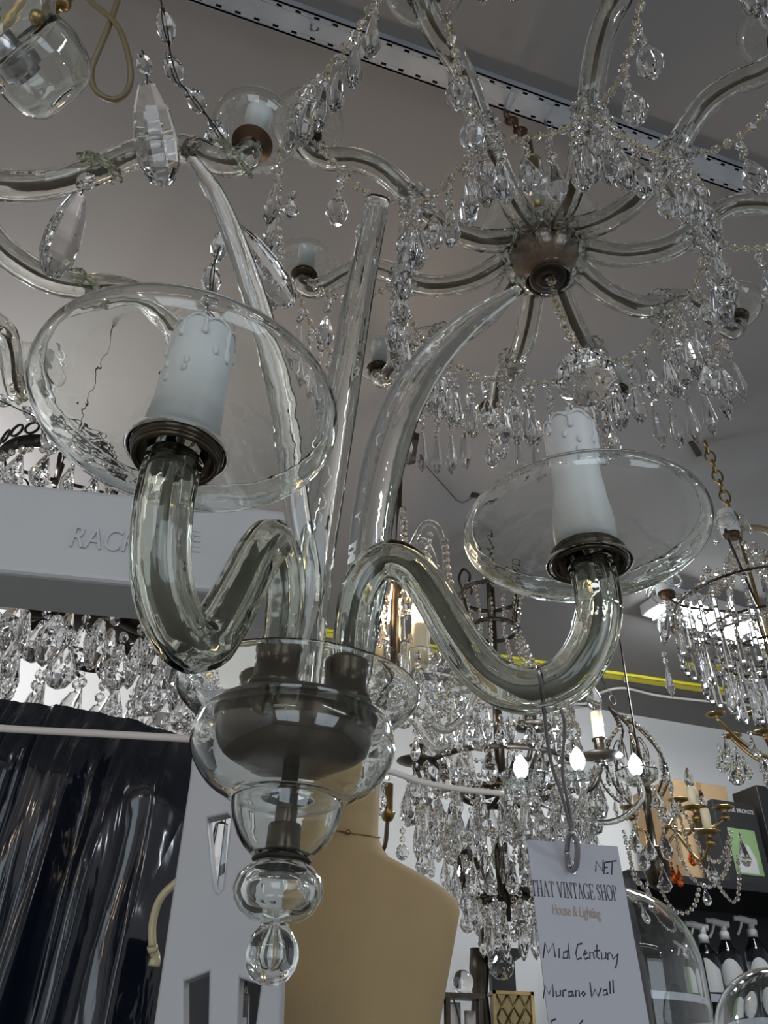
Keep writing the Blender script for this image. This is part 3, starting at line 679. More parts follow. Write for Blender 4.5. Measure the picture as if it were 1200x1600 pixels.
for a in AZ3:
    inst('rosette', ros3, c3, polar(HUB3, .195, a, -.004), Euler((.4, .3, a)))
    inst('rosette', ros3, c3, polar(HUB3, .333, a, .012), Euler((.4, .9, a)))
    if a not in AZ3[:3]: inst('flat_pendant', big, c3, polar(HUB3, .195, a, -.030), Euler((0, 0, a + 1.2)))
inst_dir('flat_pendant', big, c3, at(140, 268, .765), at(92, 390, .72), .4)
inst_dir('flat_pendant', big, c3, at(342, 318, .80), at(414, 418, .79), .3)
inst_dir('long_pendant', lng, c3, at(222, 78, .71), at(246, 235, .715), .5, 1.0)
inst('small_pendant', drop_mesh('small_pendant', 'pear', .035, .011, 1, .006, 8, .6, M_BLKPIN), c3, at(458, 298, .86))
def bead_line(px, br, d0, d1, root, name, sh=1.0):
    n = len(px); mb = MB(); pts = smooth_path([at(x, y, d0 + (d1 - d0) * i / (n - 1)) for i, (x, y) in enumerate(px)], 8)
    PP = arclen(pts, br * 3.9)
    for k, p in enumerate(PP): lozenge_into(mb, p, PP[min(k + 1, len(PP) - 1)] - PP[max(k - 1, 0)], br, br * 1.7)
    mb.tube(pts, .0009, 5, 1); return part(name, mb, [M_CRYS, M_BLKPIN], root)
bead_line([(246, -30), (262, 60), (275, 120), (300, 150), (330, 190), (352, 222), (372, 245)], .0098, .70, .82, c3, 'bead_strand')
bead_line([(300, 232), (318, 226), (335, 212)], .009, .80, .81, c3, 'bead_strand')
bead_line([(345, 385), (333, 420), (330, 455), (335, 490)], .011, .79, .80, c3, 'bead_strand')
bead_line([(0, 625), (30, 640), (60, 655), (75, 690)], .009, .98, 1.0, c3, 'bead_strand')
# ------------------------------------------------------------------ chandeliers further back
def rz(): return Euler((0, 0, random.uniform(0, 6.28)))
def ring_drops(name, me, root, c, r, n, a0=0.0, sc=1.0, arc=(0, 2 * PI), jit=.0):
    for k in range(n):
        a = a0 + arc[0] + (arc[1] - arc[0]) * k / n
        inst(name, me, root, (c[0] + r * math.cos(a), c[1] + r * math.sin(a), c[2] + random.uniform(-jit, jit)), rz(), sc)
def ring_part(name, root, c, R, r, mat, lab=None):
    mb = MB(); mb.torus(tuple(c), R, r, 40, 8); return part(name, mb, mat, root, lab)
def swag(root, name, p, q, drop, br, mats=None, sub=14):
    mb = MB(); strand(mb, sag(p, q, drop, sub), br, .0012); return part(name, mb, mats or [M_CRYS, M_PIN], root)
def pc(c, r, a, z): return np.array([c[0] + r * math.cos(a), c[1] + r * math.sin(a), z])
def flame(root, base, h, r, mat, name='flame_bulb', lab=None):
    mb = MB(); mb.lathe([(0, 0), (r * .55, 0), (r * .8, h * .12), (r, h * .36), (r * .82, h * .6), (r * .4, h * .84), (r * .12, h * .97), (0, h)], 20, tuple(base), 0)
    return part(name, mb, mat, root, lab)
def sleeve(root, base, h, r, mat):
    mb = MB(); mb.lathe([(0, 0), (r, 0), (r, h * .95), (r * .9, h), (0, h)], 20, tuple(base), 0)
    mb.tube([(base[0] + r, base[1] - .001, base[2] + h * .96), (base[0] + r * 1.02, base[1] - .002, base[2] + h * .5)], r * .12, 6, 0)
    return part('candle_sleeve', mb, mat, root)
def pan(root, c, r, mat, name='drip_pan'):
    mb = MB(); mb.lathe([(0, -.5 * r), (r * .16, -.5 * r), (r * .22, -.32 * r), (r * .12, -.22 * r), (r * .5, -.16 * r), (r, 0), (r * .98, .05 * r), (r * .4, -.04 * r), (0, -.04 * r)], 28, tuple(c), 0)
    return part(name, mb, mat, root)
def pxdish(root, c, r, name='glass_bobeche'):
    mb = MB(); mb.lathe(shell([(r * .15, 0), (r * .6, .04 * r), (r * .9, .3 * r), (r, .55 * r)], .0016), 24, tuple(c), 0, closed=True, wob=lambda a, z: .05 * math.cos(8 * a)); return part(name, mb, M_GLASS, root)

# --- the lit one (warm bulbs)
FA = at(618, 1000, 1.45)
def fz_(py): return zat(FA[0], FA[1], py)
F_ = thing('venetian_chandelier', 'small glass armed chandelier with two lit warm candle bulbs behind the glass bowl', 'chandelier', (FA[0], FA[1], fz_(1120)))
def fp(name, pts, r, mat, n=12, lob=0, lab=None):
    mb = MB(); mb.tube(smooth_path(pts, 8), r, n, 0, lobes=lob, amp=.08 if lob else 0); return part(name, mb, mat, F_, lab)
fp('stem', [(FA[0], FA[1], fz_(1130)), (FA[0], FA[1], fz_(900)), (FA[0], FA[1], fz_(800)), (FA[0], FA[1], fz_(705))], .006, M_DKBRONZE)
mb = MB(); mb.lathe([(.004, fz_(1140)), (.03, fz_(1120)), (.045, fz_(1085)), (.03, fz_(1070)), (.012, fz_(1060)), (.02, fz_(1010)), (.016, fz_(950)), (.010, fz_(900)), (.022, fz_(880)), (.010, fz_(860)), (.004, fz_(855)), (.004, fz_(1140))], 28, (FA[0], FA[1], 0), 0); part('glass_column', mb, M_GLASS, F_)
mb = MB(); mb.lathe([(0, fz_(720)), (.018, fz_(718)), (.034, fz_(700)), (.038, fz_(690)), (0, fz_(688))], 8, (FA[0] + .02, FA[1], 0), 0, False); part('canopy', mb, M_DKBRONZE, F_)
mb = MB(); chain_into(mb, (FA[0] + .01, FA[1], fz_(690)), (FA[0] + .01, FA[1], CEIL), .03, .0018); part('hanging_chain', mb, M_DKBRONZE, F_)
fm = drop_mesh('pendant', 'pear', .045, .015, 2, .0075, 8, .6)
for k in range(6):
    a = math.radians(-25 + 60 * k); e = pc(FA, .155, a, fz_(1085)); s0 = pc(FA, .02, a, fz_(1095))
    fp('arm', [s0, pc(FA, .05, a, fz_(1120)), pc(FA, .095, a, fz_(1150)), pc(FA, .135, a, fz_(1130)), e, pc(FA, .150, a, fz_(1060))], .0075, M_ARMB, 12, 4)
    # scrolled hooks above
    fp('scroll', [pc(FA, .012, a, fz_(900)), pc(FA, .035, a, fz_(850)), pc(FA, .065, a, fz_(826)), pc(FA, .095, a, fz_(850)), pc(FA, .102, a, fz_(910)), pc(FA, .085, a, fz_(930))], .0065, M_ARMB, 10)
    swag(F_, 'bead_strand', pc(FA, .102, a, fz_(860)), pc(FA, .125, a, fz_(1010)), .02, .0075)
    swag(F_, 'bead_strand', pc(FA, .07, a, fz_(845)), pc(FA, .04, a + .5, fz_(950)), .03, .0075)
    inst('pendant', fm, F_, pc(FA, .06, a + .5, fz_(970)), rz())
    inst('pendant', fm, F_, pc(FA, .125, a + .2, fz_(1060)), rz()); inst('pendant', fm, F_, pc(FA, .100, a + .5, fz_(1090)), rz())
    inst('pendant', fm, F_, pc(FA, .155, a, fz_(1115)), rz())
for (x, y0, y1, y2, d) in [(656, 1046, 976, 926, 1.36), (586, 1040, 974, 932, 1.42)]:
    b0 = at(x, y0, d); zt = zat(b0[0], b0[1], y1); z2 = zat(b0[0], b0[1], y2)
    sleeve(F_, b0, zt - b0[2], .0155, M_CREAM); flame(F_, (b0[0], b0[1], zt), z2 - zt, .0175, M_WARM, lab='lit warm candle bulb')
    pxdish(F_, b0 + np.array([0, 0, .004]), .040)
    for k in range(7): inst('pendant', fm, F_, pc(b0, .038, k * .9, b0[2] + .012), rz(), .8)
    fp('candle_arm', [b0, b0 + np.array([0, .0, -.03]), b0 + np.array([(FA[0] - b0[0]) * .3, .03, -.075]), pc(FA, .02, 0, fz_(1110))], .007, M_ARMB, 10)
    bulb_light('bulb_or_assumed_glow', (b0[0], b0[1] - .0, z2 + .02), 4.0, (1.0, .66, .36), .02)

# --- the beaded crown and basket chandelier in the middle distance
GA = at(779, 1150, 2.0)
def gz(py): return zat(GA[0], GA[1], py)
def gc(r, a, py): return pc(GA, r, a, gz(py))
G_ = thing('basket_chandelier', 'tall bronze chandelier netted in beads with cold white bulbs and teardrops, behind the price tag', 'chandelier', (GA[0], GA[1], gz(1240)))
mb = MB(); mb.lathe([(0, gz(1245)), (.014, gz(1245)), (.012, gz(1100)), (.012, gz(900)), (.004, gz(890)), (.004, CEIL), (0, CEIL)], 18, (GA[0], GA[1], 0), 0); part('stem', mb, M_BRONZE, G_)
ring_part('crown_ring', G_, (GA[0], GA[1], gz(932)), .088, .006, M_DKBRONZE); ring_part('crown_ring', G_, (GA[0], GA[1], gz(985)), .070, .006, M_DKBRONZE)
for k in range(6):
    a = k * PI / 3 + .3; mb = MB(); mb.tube(smooth_path([gc(.088, a, 935), gc(.10, a, 915), gc(.085, a, 898), gc(.065, a, 905), gc(.07, a, 918)], 6), .004, 6, 0)
    mb.tube([gc(.088, a, 932), gc(.07, a, 985)], .004, 6, 0); part('crown_scroll', mb, M_DKBRONZE, G_)
for k in range(14):
    a = 2 * PI * k / 14
    swag(G_, 'net_strand', gc(.092, a, 930), gc(.072, a + .1, 985), -.004, .0065)
    swag(G_, 'net_strand', gc(.075, a, 988), gc(.185, a, 1120), .035, .0068)
    swag(G_, 'net_strand', gc(.195, a, 1125), gc(.195, a + 2 * PI / 14, 1125), .02, .0068)
for k in range(10):
    a = 2 * PI * k / 10
    swag(G_, 'crown_strand', gc(.092, a, 928), gc(.092, a + 2 * PI / 10, 928), .022, .0065)
for (r, py, n) in [(.155, 1095, 30), (.195, 1122, 40), (.205, 1150, 40), (.20, 1175, 40)]:
    mb = MB(); P = [gc(r, 2 * PI * k / n, py) for k in range(n + 1)]; strand(mb, P, .008, .001); part('bead_hoop', mb, [M_CRYS, M_PIN], G_)
ring_part('frame_ring', G_, (GA[0], GA[1], gz(1205)), .19, .007, M_DKBRONZE); ring_part('frame_ring', G_, (GA[0], GA[1], gz(1243)), .10, .008, M_BRONZE)
for k in range(4):
    a = k * PI / 2 + .35; mb = MB(); mb.tube(smooth_path([gc(.01, a, 1240), gc(.07, a, 1252), gc(.13, a, 1235), gc(.19, a, 1205)], 6), .006, 8, 0); part('frame_spoke', mb, M_BRONZE, G_)
gt = drop_mesh('smoky_teardrop', 'tear', .084, .0205, 1, .009, 12, .9); gt2 = drop_mesh('pear_drop', 'pear', .062, .020, 1, .008, 10, .55); gt3 = drop_mesh('long_drop', 'spear', .085, .013, 1, .008, 8)
ring_drops('smoky_teardrop', gt, G_, (GA[0], GA[1], gz(1212)), .235, 26, .1, jit=.02); ring_drops('smoky_teardrop', gt, G_, (GA[0], GA[1], gz(1245)), .19, 20, .2, .9, jit=.015); ring_drops('smoky_teardrop', gt, G_, (GA[0], GA[1], gz(1268)), .15, 14, .2, .9, jit=.01)
ring_drops('pear_drop', gt2, G_, (GA[0], GA[1], gz(1150)), .20, 18, .4, jit=.02); ring_drops('pear_drop', gt2, G_, (GA[0], GA[1], gz(1300)), .20, 22, .0, jit=.02); ring_drops('pear_drop', gt2, G_, (GA[0], GA[1], gz(1360)), .14, 18, .1, jit=.01)
ring_drops('pear_drop', gt2, G_, (GA[0], GA[1], gz(1400)), .10, 12, .1, .9)
ring_drops('long_drop', gt3, G_, (GA[0], GA[1], gz(1130)), .16, 18, .2, jit=.02); ring_drops('long_drop', gt3, G_, (GA[0], GA[1], gz(1320)), .11, 16, .2); ring_drops('long_drop', gt3, G_, (GA[0], GA[1], gz(1415)), .06, 9, .2); ring_drops('long_drop', gt3, G_, (GA[0], GA[1], gz(1270)), .21, 24, .35, jit=.02)
for k in range(12):
    a = 2 * PI * k / 12
    swag(G_, 'basket_strand', gc(.215, a, 1250), gc(.10, a, 1375), .015, .0065)
    swag(G_, 'basket_strand', gc(.215, a, 1255), gc(.215, a + PI / 6, 1255), .03, .0065)
    swag(G_, 'basket_strand', gc(.15, a, 1310), gc(.15, a + PI / 6, 1310), .03, .0065)
    swag(G_, 'basket_strand', gc(.09, a, 1395), gc(.03, a, 1465), .02, .0065)
for k in range(6):
    a = 2 * PI * k / 6 + .2; mb = MB(); mb.tube(smooth_path([gc(.03, a, 1395), gc(.07, a, 1405), gc(.105, a, 1385), gc(.115, a, 1350), gc(.095, a, 1335), gc(.085, a, 1350)], 6), .006, 8, 0); part('lower_scroll', mb, M_BRONZE, G_)
ring_part('lower_ring', G_, (GA[0], GA[1], gz(1395)), .045, .012, M_BRONZE)
mb = MB(); mb.lathe([(0, gz(1440)), (.006, gz(1440)), (.006, gz(1240)), (0, gz(1240))], 12, (GA[0], GA[1], 0), 0); part('lower_stem', mb, M_DKBRONZE, G_)
mb = MB(); b_ = at(783, 1507, 1.9); mb.lathe(drop_profile('ball', .07, .034), 12, (b_[0], b_[1], b_[2] + .035), 0, False, twist=1.0); mb.lathe(drop_profile('pear', .07, .026), 10, (b_[0], b_[1], b_[2] + .11), 0, False, twist=1.0)
mb.lathe(drop_profile('pear', .07, .026), 10, (b_[0], b_[1], b_[2] + .18), 0, False, twist=1.0); mb.tube([(b_[0], b_[1], b_[2] + .03), (b_[0], b_[1], b_[2] + .2), (GA[0], GA[1], gz(1385))], .001, 5, 1); part('faceted_ball', mb, [M_CRYS, M_PIN], G_)
def g_candle(px, py_pan, d, r, cup, bulb, ptop):
    c = at(px, py_pan, d); pan(G_, c, r, M_DKBRONZE)
    az = math.atan2(c[1] - GA[1], c[0] - GA[0]); R = math.hypot(c[1] - GA[1], c[0] - GA[0])
    mb = MB(); mb.tube(smooth_path([c - np.array([0, 0, r * .4]), pc(GA, R * .85, az, c[2] - .07), pc(GA, R * .5, az, c[2] - .05), pc(GA, .02, az, gz(1235))], 8), .006, 8, 0); part('arm', mb, M_DKBRONZE, G_)
    if cup:
        mb = MB(); mb.lathe([(0, 0), (.012, 0), (.010, .012), (.014, .02), (.014, .034), (.018, .038), (.018, .041), (0, .041)], 20, tuple(c), 0); part('candle_cup', mb, M_BRONZE, G_)
    if bulb:
        zs = c[2] + .04; z1 = zat(c[0], c[1], ptop[0]); z2 = zat(c[0], c[1], ptop[1])
        sleeve(G_, (c[0], c[1], zs), z1 - zs, .0135, M_CREAM); flame(G_, (c[0], c[1], z1), z2 - z1, .019, M_BULBGLASS, 'clear_bulb')
g_candle(830, 1136, 1.85, .048, True, False, None); g_candle(940, 1182, 1.8, .048, True, True, (1112, 1070)); g_candle(651, 1190, 1.9, .05, True, False, None)
for (x, y, d) in [(815, 1200, 1.68), (904, 1188, 1.68), (995, 1196, 1.80), (700, 1330, 1.9)][:3]:
    b_ = at(x, y + 14, d); flame(G_, b_, .05, .017, M_BULBGLASS if 0 else M_COLD, 'led_bulb', 'lit cold white bulb'); pxdish(G_, b_ - np.array([0, 0, .022]), .05)
    az = math.atan2(b_[1] - GA[1], b_[0] - GA[0]); R = math.hypot(b_[1] - GA[1], b_[0] - GA[0])
    mb = MB(); mb.tube(smooth_path([b_ - np.array([0, 0, .002]), b_ - np.array([0, 0, .06]), pc(GA, R * .7, az, b_[2] - .10), pc(GA, .02, az, gz(1238))], 8), .007, 8, 0); part('glass_arm', mb, M_ARMB, G_)
    bulb_light('led_bulb_glow', b_ + np.array([0, -.03, .03]), 2.6, (.75, .87, 1.0), .02)

# --- the leaf frame chandelier hung from the yellow rail
JA = at(985, 1170, 2.62)
def jz(py): return zat(JA[0], JA[1], py)
J_ = thing('leaf_frame_chandelier', 'brown wire leaf frame chandelier edged with crystals hanging by a ring under the yellow rail', 'chandelier', (JA[0], JA[1], jz(1250)))
jt = at(957, 1094, 2.64)
mb = MB(); mb.torus(tuple(jt), .016, .0022, 20, 6, rot=Euler((PI / 2, 0, .6)).to_matrix()); mb.tube([jt + np.array([0, 0, .016]), jt + np.array([-.01, .05, .10]), atz(945, 1048, CEIL - .02)], .0016, 6, 0); part('ring', mb, M_DKBRONZE, J_)
jd = drop_mesh('pendant', 'almond', .05, .013, 1, .007, 8, .6)
for k in range(7):
    a = 2 * PI * k / 7 - .9
    P = [(JA[0] + (jt[0] - JA[0]) * .9, JA[1], jz(1106)), pc(JA, .03, a, jz(1135)), pc(JA, .085, a, jz(1165)), pc(JA, .115, a, jz(1205)), pc(JA, .085, a, jz(1240)), pc(JA, .03, a, jz(1262))]
    mb = MB(); mb.tube(smooth_path(P, 6), .0030, 7, 0)
    mb.tube(smooth_path([pc(JA, .04, a, jz(1240)), pc(JA, .06, a + .2, jz(1180)), pc(JA, .035, a + .1, jz(1155)), pc(JA, .03, a - .1, jz(1185))], 6), .0022, 6, 0); part('leaf_wire', mb, M_DKBRONZE, J_)
    S = smooth_path(P, 6); mb = MB(); strand(mb, [p + np.array([0, 0, .006]) for p in S[4:-4]], .0075, .004); part('bead_edge', mb, [M_CRYS, M_PIN], J_)
    inst('pendant', jd, J_, pc(JA, .115, a, jz(1205)), rz()); inst('pendant', jd, J_, pc(JA, .09, a + .4, jz(1180)), rz()); inst('pendant', jd, J_, pc(JA, .05, a + .2, jz(1225)), rz()); inst('pendant', jd, J_, pc(JA, .075, a + .1, jz(1240)), rz())

# --- the bead swag chandelier at right
KA = at(1022, 1330, 2.2)
def kz(py): return zat(KA[0], KA[1], py)
K_ = thing('swag_chandelier', 'brass chandelier with long bead swags and amber drops in front of the cardboard box', 'chandelier', (KA[0], KA[1], kz(1390)))
mb = MB(); mb.lathe([(0, kz(1392)), (.015, kz(1390)), (.03, kz(1383)), (.038, kz(1360)), (.034, kz(1340)), (.045, kz(1333)), (.045, kz(1328)), (.012, kz(1322)), (.010, kz(1260)), (.02, kz(1245)), (.02, kz(1235)), (.008, kz(1225)), (.006, kz(1180)), (0.003, kz(1175)), (.003, CEIL), (0, CEIL)], 28, (KA[0], KA[1], 0), 0); part('column', mb, M_BRONZE, K_)
kd = drop_mesh('pendant', 'pear', .060, .019, 1, .007, 10, .4); ka = drop_mesh('amber_drop', 'pear', .055, .020, 1, .006, 10, .6, M_PIN, M_AMBER)
KE = [(1085, 1262, 2.1, 1180), (1107, 1300, 2.05, None), (1130, 1262, 2.25, None), (985, 1262, 2.3, None), (1060, 1250, 2.4, None)]
ends = []
for (x, y, d, pt) in KE:
    e = at(x, y, d); ends.append(e); az = math.atan2(e[1] - KA[1], e[0] - KA[0]); R = math.hypot(e[1] - KA[1], e[0] - KA[0])
    mb = MB(); mb.tube(smooth_path([pc(KA, .02, az, kz(1335)), pc(KA, R * .35, az, kz(1300)), pc(KA, R * .75, az, e[2] - .06), e - np.array([0, 0, .028])], 8), .0045, 8, 0); part('arm', mb, M_BRASS, K_)
    pan(K_, e, .032, M_BRASS); mb = MB(); mb.ball(e - np.array([0, 0, .028]), .013, 12, 8, 0, True, (1, 1, .8)); part('knob', mb, M_BRASS, K_)
for (x, y, d) in [(1098, 1255, 2.1), (1118, 1248, 2.2)][:1]:
    e = at(x, y, d)
e = ends[0]; sleeve(K_, e, .055, .0115, M_CREAM); flame(K_, (e[0], e[1], e[2] + .055), .055, .013, M_BULBGLASS, 'clear_bulb')
e = ends[1]; sleeve(K_, e, .060, .0115, M_CREAM); flame(K_, (e[0], e[1], e[2] + .060), .05, .013, M_BULBGLASS, 'clear_bulb')
for px in [[(1052, 1262), (1060, 1330), (1085, 1375), (1115, 1384), (1138, 1352), (1142, 1310)], [(1058, 1255), (1075, 1320), (1100, 1360), (1128, 1370), (1140, 1330)], [(1030, 1385), (1050, 1420), (1070, 1427), (1085, 1415), (1092, 1390)], [(1120, 1380), (1140, 1406), (1152, 1405), (1155, 1370), (1152, 1340)], [(1000, 1260), (985, 1320), (990, 1370), (1010, 1390)], [(1065, 1262), (1080, 1290), (1100, 1335), (1125, 1345), (1142, 1300)], [(975, 1300), (985, 1345), (1000, 1380)]]:
    mb = MB(); strand(mb, smooth_path([at(x, y, 2.08) for x, y in px], 8), .0066, .001); part('bead_swag', mb, [M_CRYS, M_PIN], K_)
for (x, y, s) in [(1032, 1240, 1), (1035, 1290, 1.1), (1050, 1240, .8), (1012, 1300, .9), (1033, 1345, 1), (1107, 1335, .9), (1100, 1380, .7), (1155, 1300, 1.1), (1010, 1375, 1), (990, 1290, .9), (1022, 1225, .9), (1003, 1320, .8)]: inst('pendant', kd, K_, at(x, y, 2.08), Euler((0, 0, random.uniform(-.5, .5))), s)
for (x, y) in [(1077, 1318), (1048, 1345), (1058, 1350)]: inst('amber_drop', ka, K_, at(x, y, 2.12), rz(), .8, 'amber glass drop')

# --- the icicle tier chandelier at right, hung by a brass chain
IP = atz(1101, 690, CEIL); IA = np.array([IP[0] + .02, IP[1], 0])
def iz(py): return zat(IA[0], IA[1], py)
I_ = thing('icicle_chandelier', 'tiered icicle prism chandelier with white candle tubes hanging at right by a brass chain', 'chandelier', (IA[0], IA[1], iz(1050)))
mb = MB(); mb.box(IP + np.array([-.05, -.004, -.004]) - UX * 0 + np.array([.02, 0, 0]), UX * .055 + VX * .04, VX * .012 - UX * .008, (0, 0, .004)); part('ceiling_plate', mb, M_DKBRONZE, I_)
mb = MB(); chain_into(mb, IP - np.array([0, 0, .004]), (IA[0], IA[1], iz(835)), .042, .0026); part('hanging_chain', mb, M_BRASS, I_)
mb = MB(); mb.tube(smooth_path([(IA[0], IA[1], iz(840)), (IA[0] + .01, IA[1], iz(826)), (IA[0] + .06, IA[1] - .02, iz(835)), (IA[0] + .085, IA[1] - .02, iz(870)), (IA[0] + .04, IA[1], iz(910))], 8), .008, 8, 0); part('flex', mb, M_CABLE, I_)
mb = MB(); mb.lathe([(0, iz(1100)), (.004, iz(1100)), (.004, iz(840)), (0, iz(838))], 14, (IA[0], IA[1], 0), 0); part('stem', mb, M_BRASS, I_)
ic = drop_mesh('icicle', 'icicle', .095, .0075, 1, .006, 6)
for (r, py, n) in [(.185, 955, 34), (.15, 1000, 30), (.105, 1030, 22)]:
    ring_part('tier_ring', I_, (IA[0], IA[1], iz(py - 4)), r, .0028, M_BRONZE); ring_drops('icicle', ic, I_, (IA[0], IA[1], iz(py)), r, n, .05)
ring_drops('icicle_tip', drop_mesh('icicle_tip', 'icicle', .075, .007, 1, .006, 6), I_, (IA[0], IA[1], iz(1055)), .06, 14)
for k in range(10):
    a = 2 * PI * k / 10; swag(I_, 'bead_garland', pc(IA, .19, a, iz(935)), pc(IA, .19, a + PI / 5, iz(935)), .025, .0095)
    swag(I_, 'bead_garland', pc(IA, .155, a, iz(995)), pc(IA, .155, a + PI / 5, iz(995)), .02, .008)
    swag(I_, 'bead_garland', pc(IA, .03, a, iz(860)), pc(IA, .18, a, iz(945)), .05, .008)
for k, a in enumerate([math.radians(q) for q in (180, 232, 285, 128, 340)]):
    c = pc(IA, .205 if k != 1 else .10, a, iz(935) if k != 1 else iz(868)); mb = MB(); mb.lathe([(0, -.01), (.014, -.008), (.019, .004), (.012, .007), (0, .007)], 20, tuple(c), 0); part('candle_cup', mb, M_RUST, I_)
    mb = MB(); mb.lathe([(0, .005), (.021, .005), (.021, .04), (.018, .042), (.018, .066), (.0165, .068), (0, .068)], 20, tuple(c), 0); part('candle_tube', mb, M_SLEEVE, I_); 
    for q in range(3): 
        mb = MB(); mb.torus(tuple(pc(c, .034, a + (q - 1) * 1.7, c[2] + .022)), .022, .0035, 20, 8, rot=Euler((PI / 2 - .3, 0, a + (q - 1) * 1.7 + PI / 2)).to_matrix()); part('glass_petal', mb, M_GLASS, I_)
    mb = MB(); mb.tube(smooth_path([c - np.array([0, 0, .008]), pc(IA, .16, a, c[2] - .03), pc(IA, .01, a, iz(960))], 6), .003, 8, 0); part('arm', mb, M_BRONZE, I_)
b_ = at(1186, 1012, 1.70); flame(I_, b_, .045, .013, M_COLD, 'led_bulb', 'lit cold white bulb'); bulb_light('led_bulb_glow', b_ + np.array([0, -.02, .05]), 1.0, (.8, .9, 1.0), .02)
inst('long_pendant', drop_mesh('long_pendant', 'spear', .07, .009, 2, .007), I_, at(1036, 1015, 1.62), rz())
inst('long_pendant', drop_mesh('long_pendant', 'spear', .08, .011, 1, .007), I_, at(1046, 945, 1.62), Euler((0, .3, 0)))

# --- brass arms with pear drops at the right edge
LA = at(1235, 1150, 2.2)
def lz(py): return zat(LA[0], LA[1], py)
L_ = thing('pear_drop_chandelier', 'brass scroll arm chandelier with clear pear drops at the right edge below the icicle tiers', 'chandelier', (LA[0], LA[1], lz(1190)))
mb = MB(); mb.lathe([(0, lz(1200)), (.02, lz(1195)), (.03, lz(1180)), (.012, lz(1165)), (.008, lz(1100)), (.004, lz(1090)), (.004, CEIL), (0, CEIL)], 20, (LA[0], LA[1], 0), 0); part('stem', mb, M_BRASS, L_)
ld = drop_mesh('pendant', 'pear', .058, .021, 1, .007, 10, .55)
for k, (x, y, d) in enumerate([(1120, 1122, 2.1), (1145, 1155, 2.25), (1195, 1150, 2.0), (1180, 1120, 2.35)]):
    e = at(x, y, d); az = math.atan2(e[1] - LA[1], e[0] - LA[0]); R = math.hypot(e[1] - LA[1], e[0] - LA[0])
    mb = MB(); mb.tube(smooth_path([pc(LA, .01, az, lz(1180)), pc(LA, R * .4, az, lz(1195)), pc(LA, R * .75, az, e[2] - .05), e], 8), .0055, 8, 0); part('arm', mb, M_BRASS, L_); pan(L_, e + np.array([0, 0, .01]), .028, M_BRASS)
for (x, y) in [(1130, 1145), (1148, 1165), (1170, 1140), (1187, 1172), (1122, 1160), (1196, 1185), (1160, 1180), (1143, 1178)]: inst('pendant', ld, L_, at(x, y, 2.05), rz(), random.uniform(.8, 1.1))

# --- the dark bronze basket at left under the sign
MA = at(135, 1010, 1.28)
def mz(py): return zat(MA[0], MA[1], py)
D_ = thing('bronze_basket_chandelier', 'dark bronze scroll basket chandelier with big almond crystals under the white lettered box', 'chandelier', (MA[0], MA[1], mz(1000)))
mb = MB(); mb.lathe([(0, mz(990)), (.04, mz(988)), (.085, mz(975)), (.105, mz(955)), (.02, mz(945)), (.008, mz(935)), (.008, mz(860)), (.0012, mz(855)), (.0012, CEIL), (0, CEIL)], 28, (MA[0], MA[1], 0), 0); part('hub', mb, M_DKBRONZE, D_)
ring_part('frame_ring', D_, (MA[0], MA[1], mz(930)), .10, .006, M_DKBRONZE); ring_part('frame_ring', D_, (MA[0], MA[1], mz(985)), .17, .006, M_DKBRONZE)
for k in range(10):
    a = 2 * PI * k / 10
    mb = MB(); mb.tube(smooth_path([pc(MA, .05, a, mz(960)), pc(MA, .10, a, mz(975)), pc(MA, .15, a, mz(940)), pc(MA, .13, a, mz(905)), pc(MA, .09, a, mz(912)), pc(MA, .085, a, mz(940))], 7), .0085, 8, 0)
    mb.tube(smooth_path([pc(MA, .05, a + .3, mz(975)), pc(MA, .12, a + .3, mz(1000)), pc(MA, .20, a + .3, mz(985))], 7), .0085, 8, 0); part('scroll_arm', mb, M_DKBRONZE, D_)
md = drop_mesh('almond_drop', 'almond', .082, .0235, 2, .0095, 10, .5, M_BLKPIN); md2 = drop_mesh('pear_drop', 'pear', .070, .0215, 1, .009, 10, .55, M_BLKPIN)
ring_drops('almond_drop', md, D_, (MA[0], MA[1], mz(990)), .17, 17, .1, jit=.02); ring_drops('almond_drop', md, D_, (MA[0], MA[1], mz(1005)), .205, 22, .3, jit=.025); ring_drops('pear_drop', md2, D_, (MA[0], MA[1], mz(1010)), .12, 12, .3, jit=.01); ring_drops('pear_drop', md2, D_, (MA[0], MA[1], mz(1060)), .20, 18, .1, jit=.01)
inst('large_drop', drop_mesh('large_drop', 'pear', .05, .032, 0, .01, 10, .6, M_BLKPIN), D_, at(267, 920, 1.12), Euler((0, 0, .3)))
mb = MB(); mb.box(at(163, 955, 1.15), UX * .010, VX * .004, (0, 0, .016)); mb.box(at(166, 955, 1.18), UX * .010, VX * .004, (0, 0, .016)); part('amber_glass', mb, M_AMBER, D_, 'small amber glass tile')
# --- crown seen over the white box
RA = at(92, 738, 1.50)
R_ = thing('crown_chandelier', 'black scalloped filigree crown with crystal drops peeping over the white box at left', 'chandelier', RA)
mb = MB(); n = 22
mb.lathe([(.101, -.024), (.105, -.024), (.112, .0), (.108, .0)], 44, tuple(RA), 0, closed=True)
for k in range(n):
    a = 2 * PI * k / n; mb.torus((RA[0] + .115 * math.cos(a), RA[1] + .115 * math.sin(a), RA[2] + .013), .0132, .0025, 14, 6, rot=(Euler((0, 0, a)).to_matrix() @ Euler((0, PI / 2, 0)).to_matrix()))
part('gallery', mb, M_BLKPIN, R_)
mb = MB(); mb.lathe([(0, -.03), (.006, -.03), (.006, .02), (.0012, .025), (.0012, CEIL - RA[2]), (0, CEIL - RA[2])], 14, tuple(RA), 0)
for k in range(4): 
    a = k * PI / 2 + .4; mb.tube([RA + np.array([0, 0, -.02]), pc(RA, .09, a, RA[2] - .02)], .004, 6, 0)
part('stem', mb, M_DKBRONZE, R_)
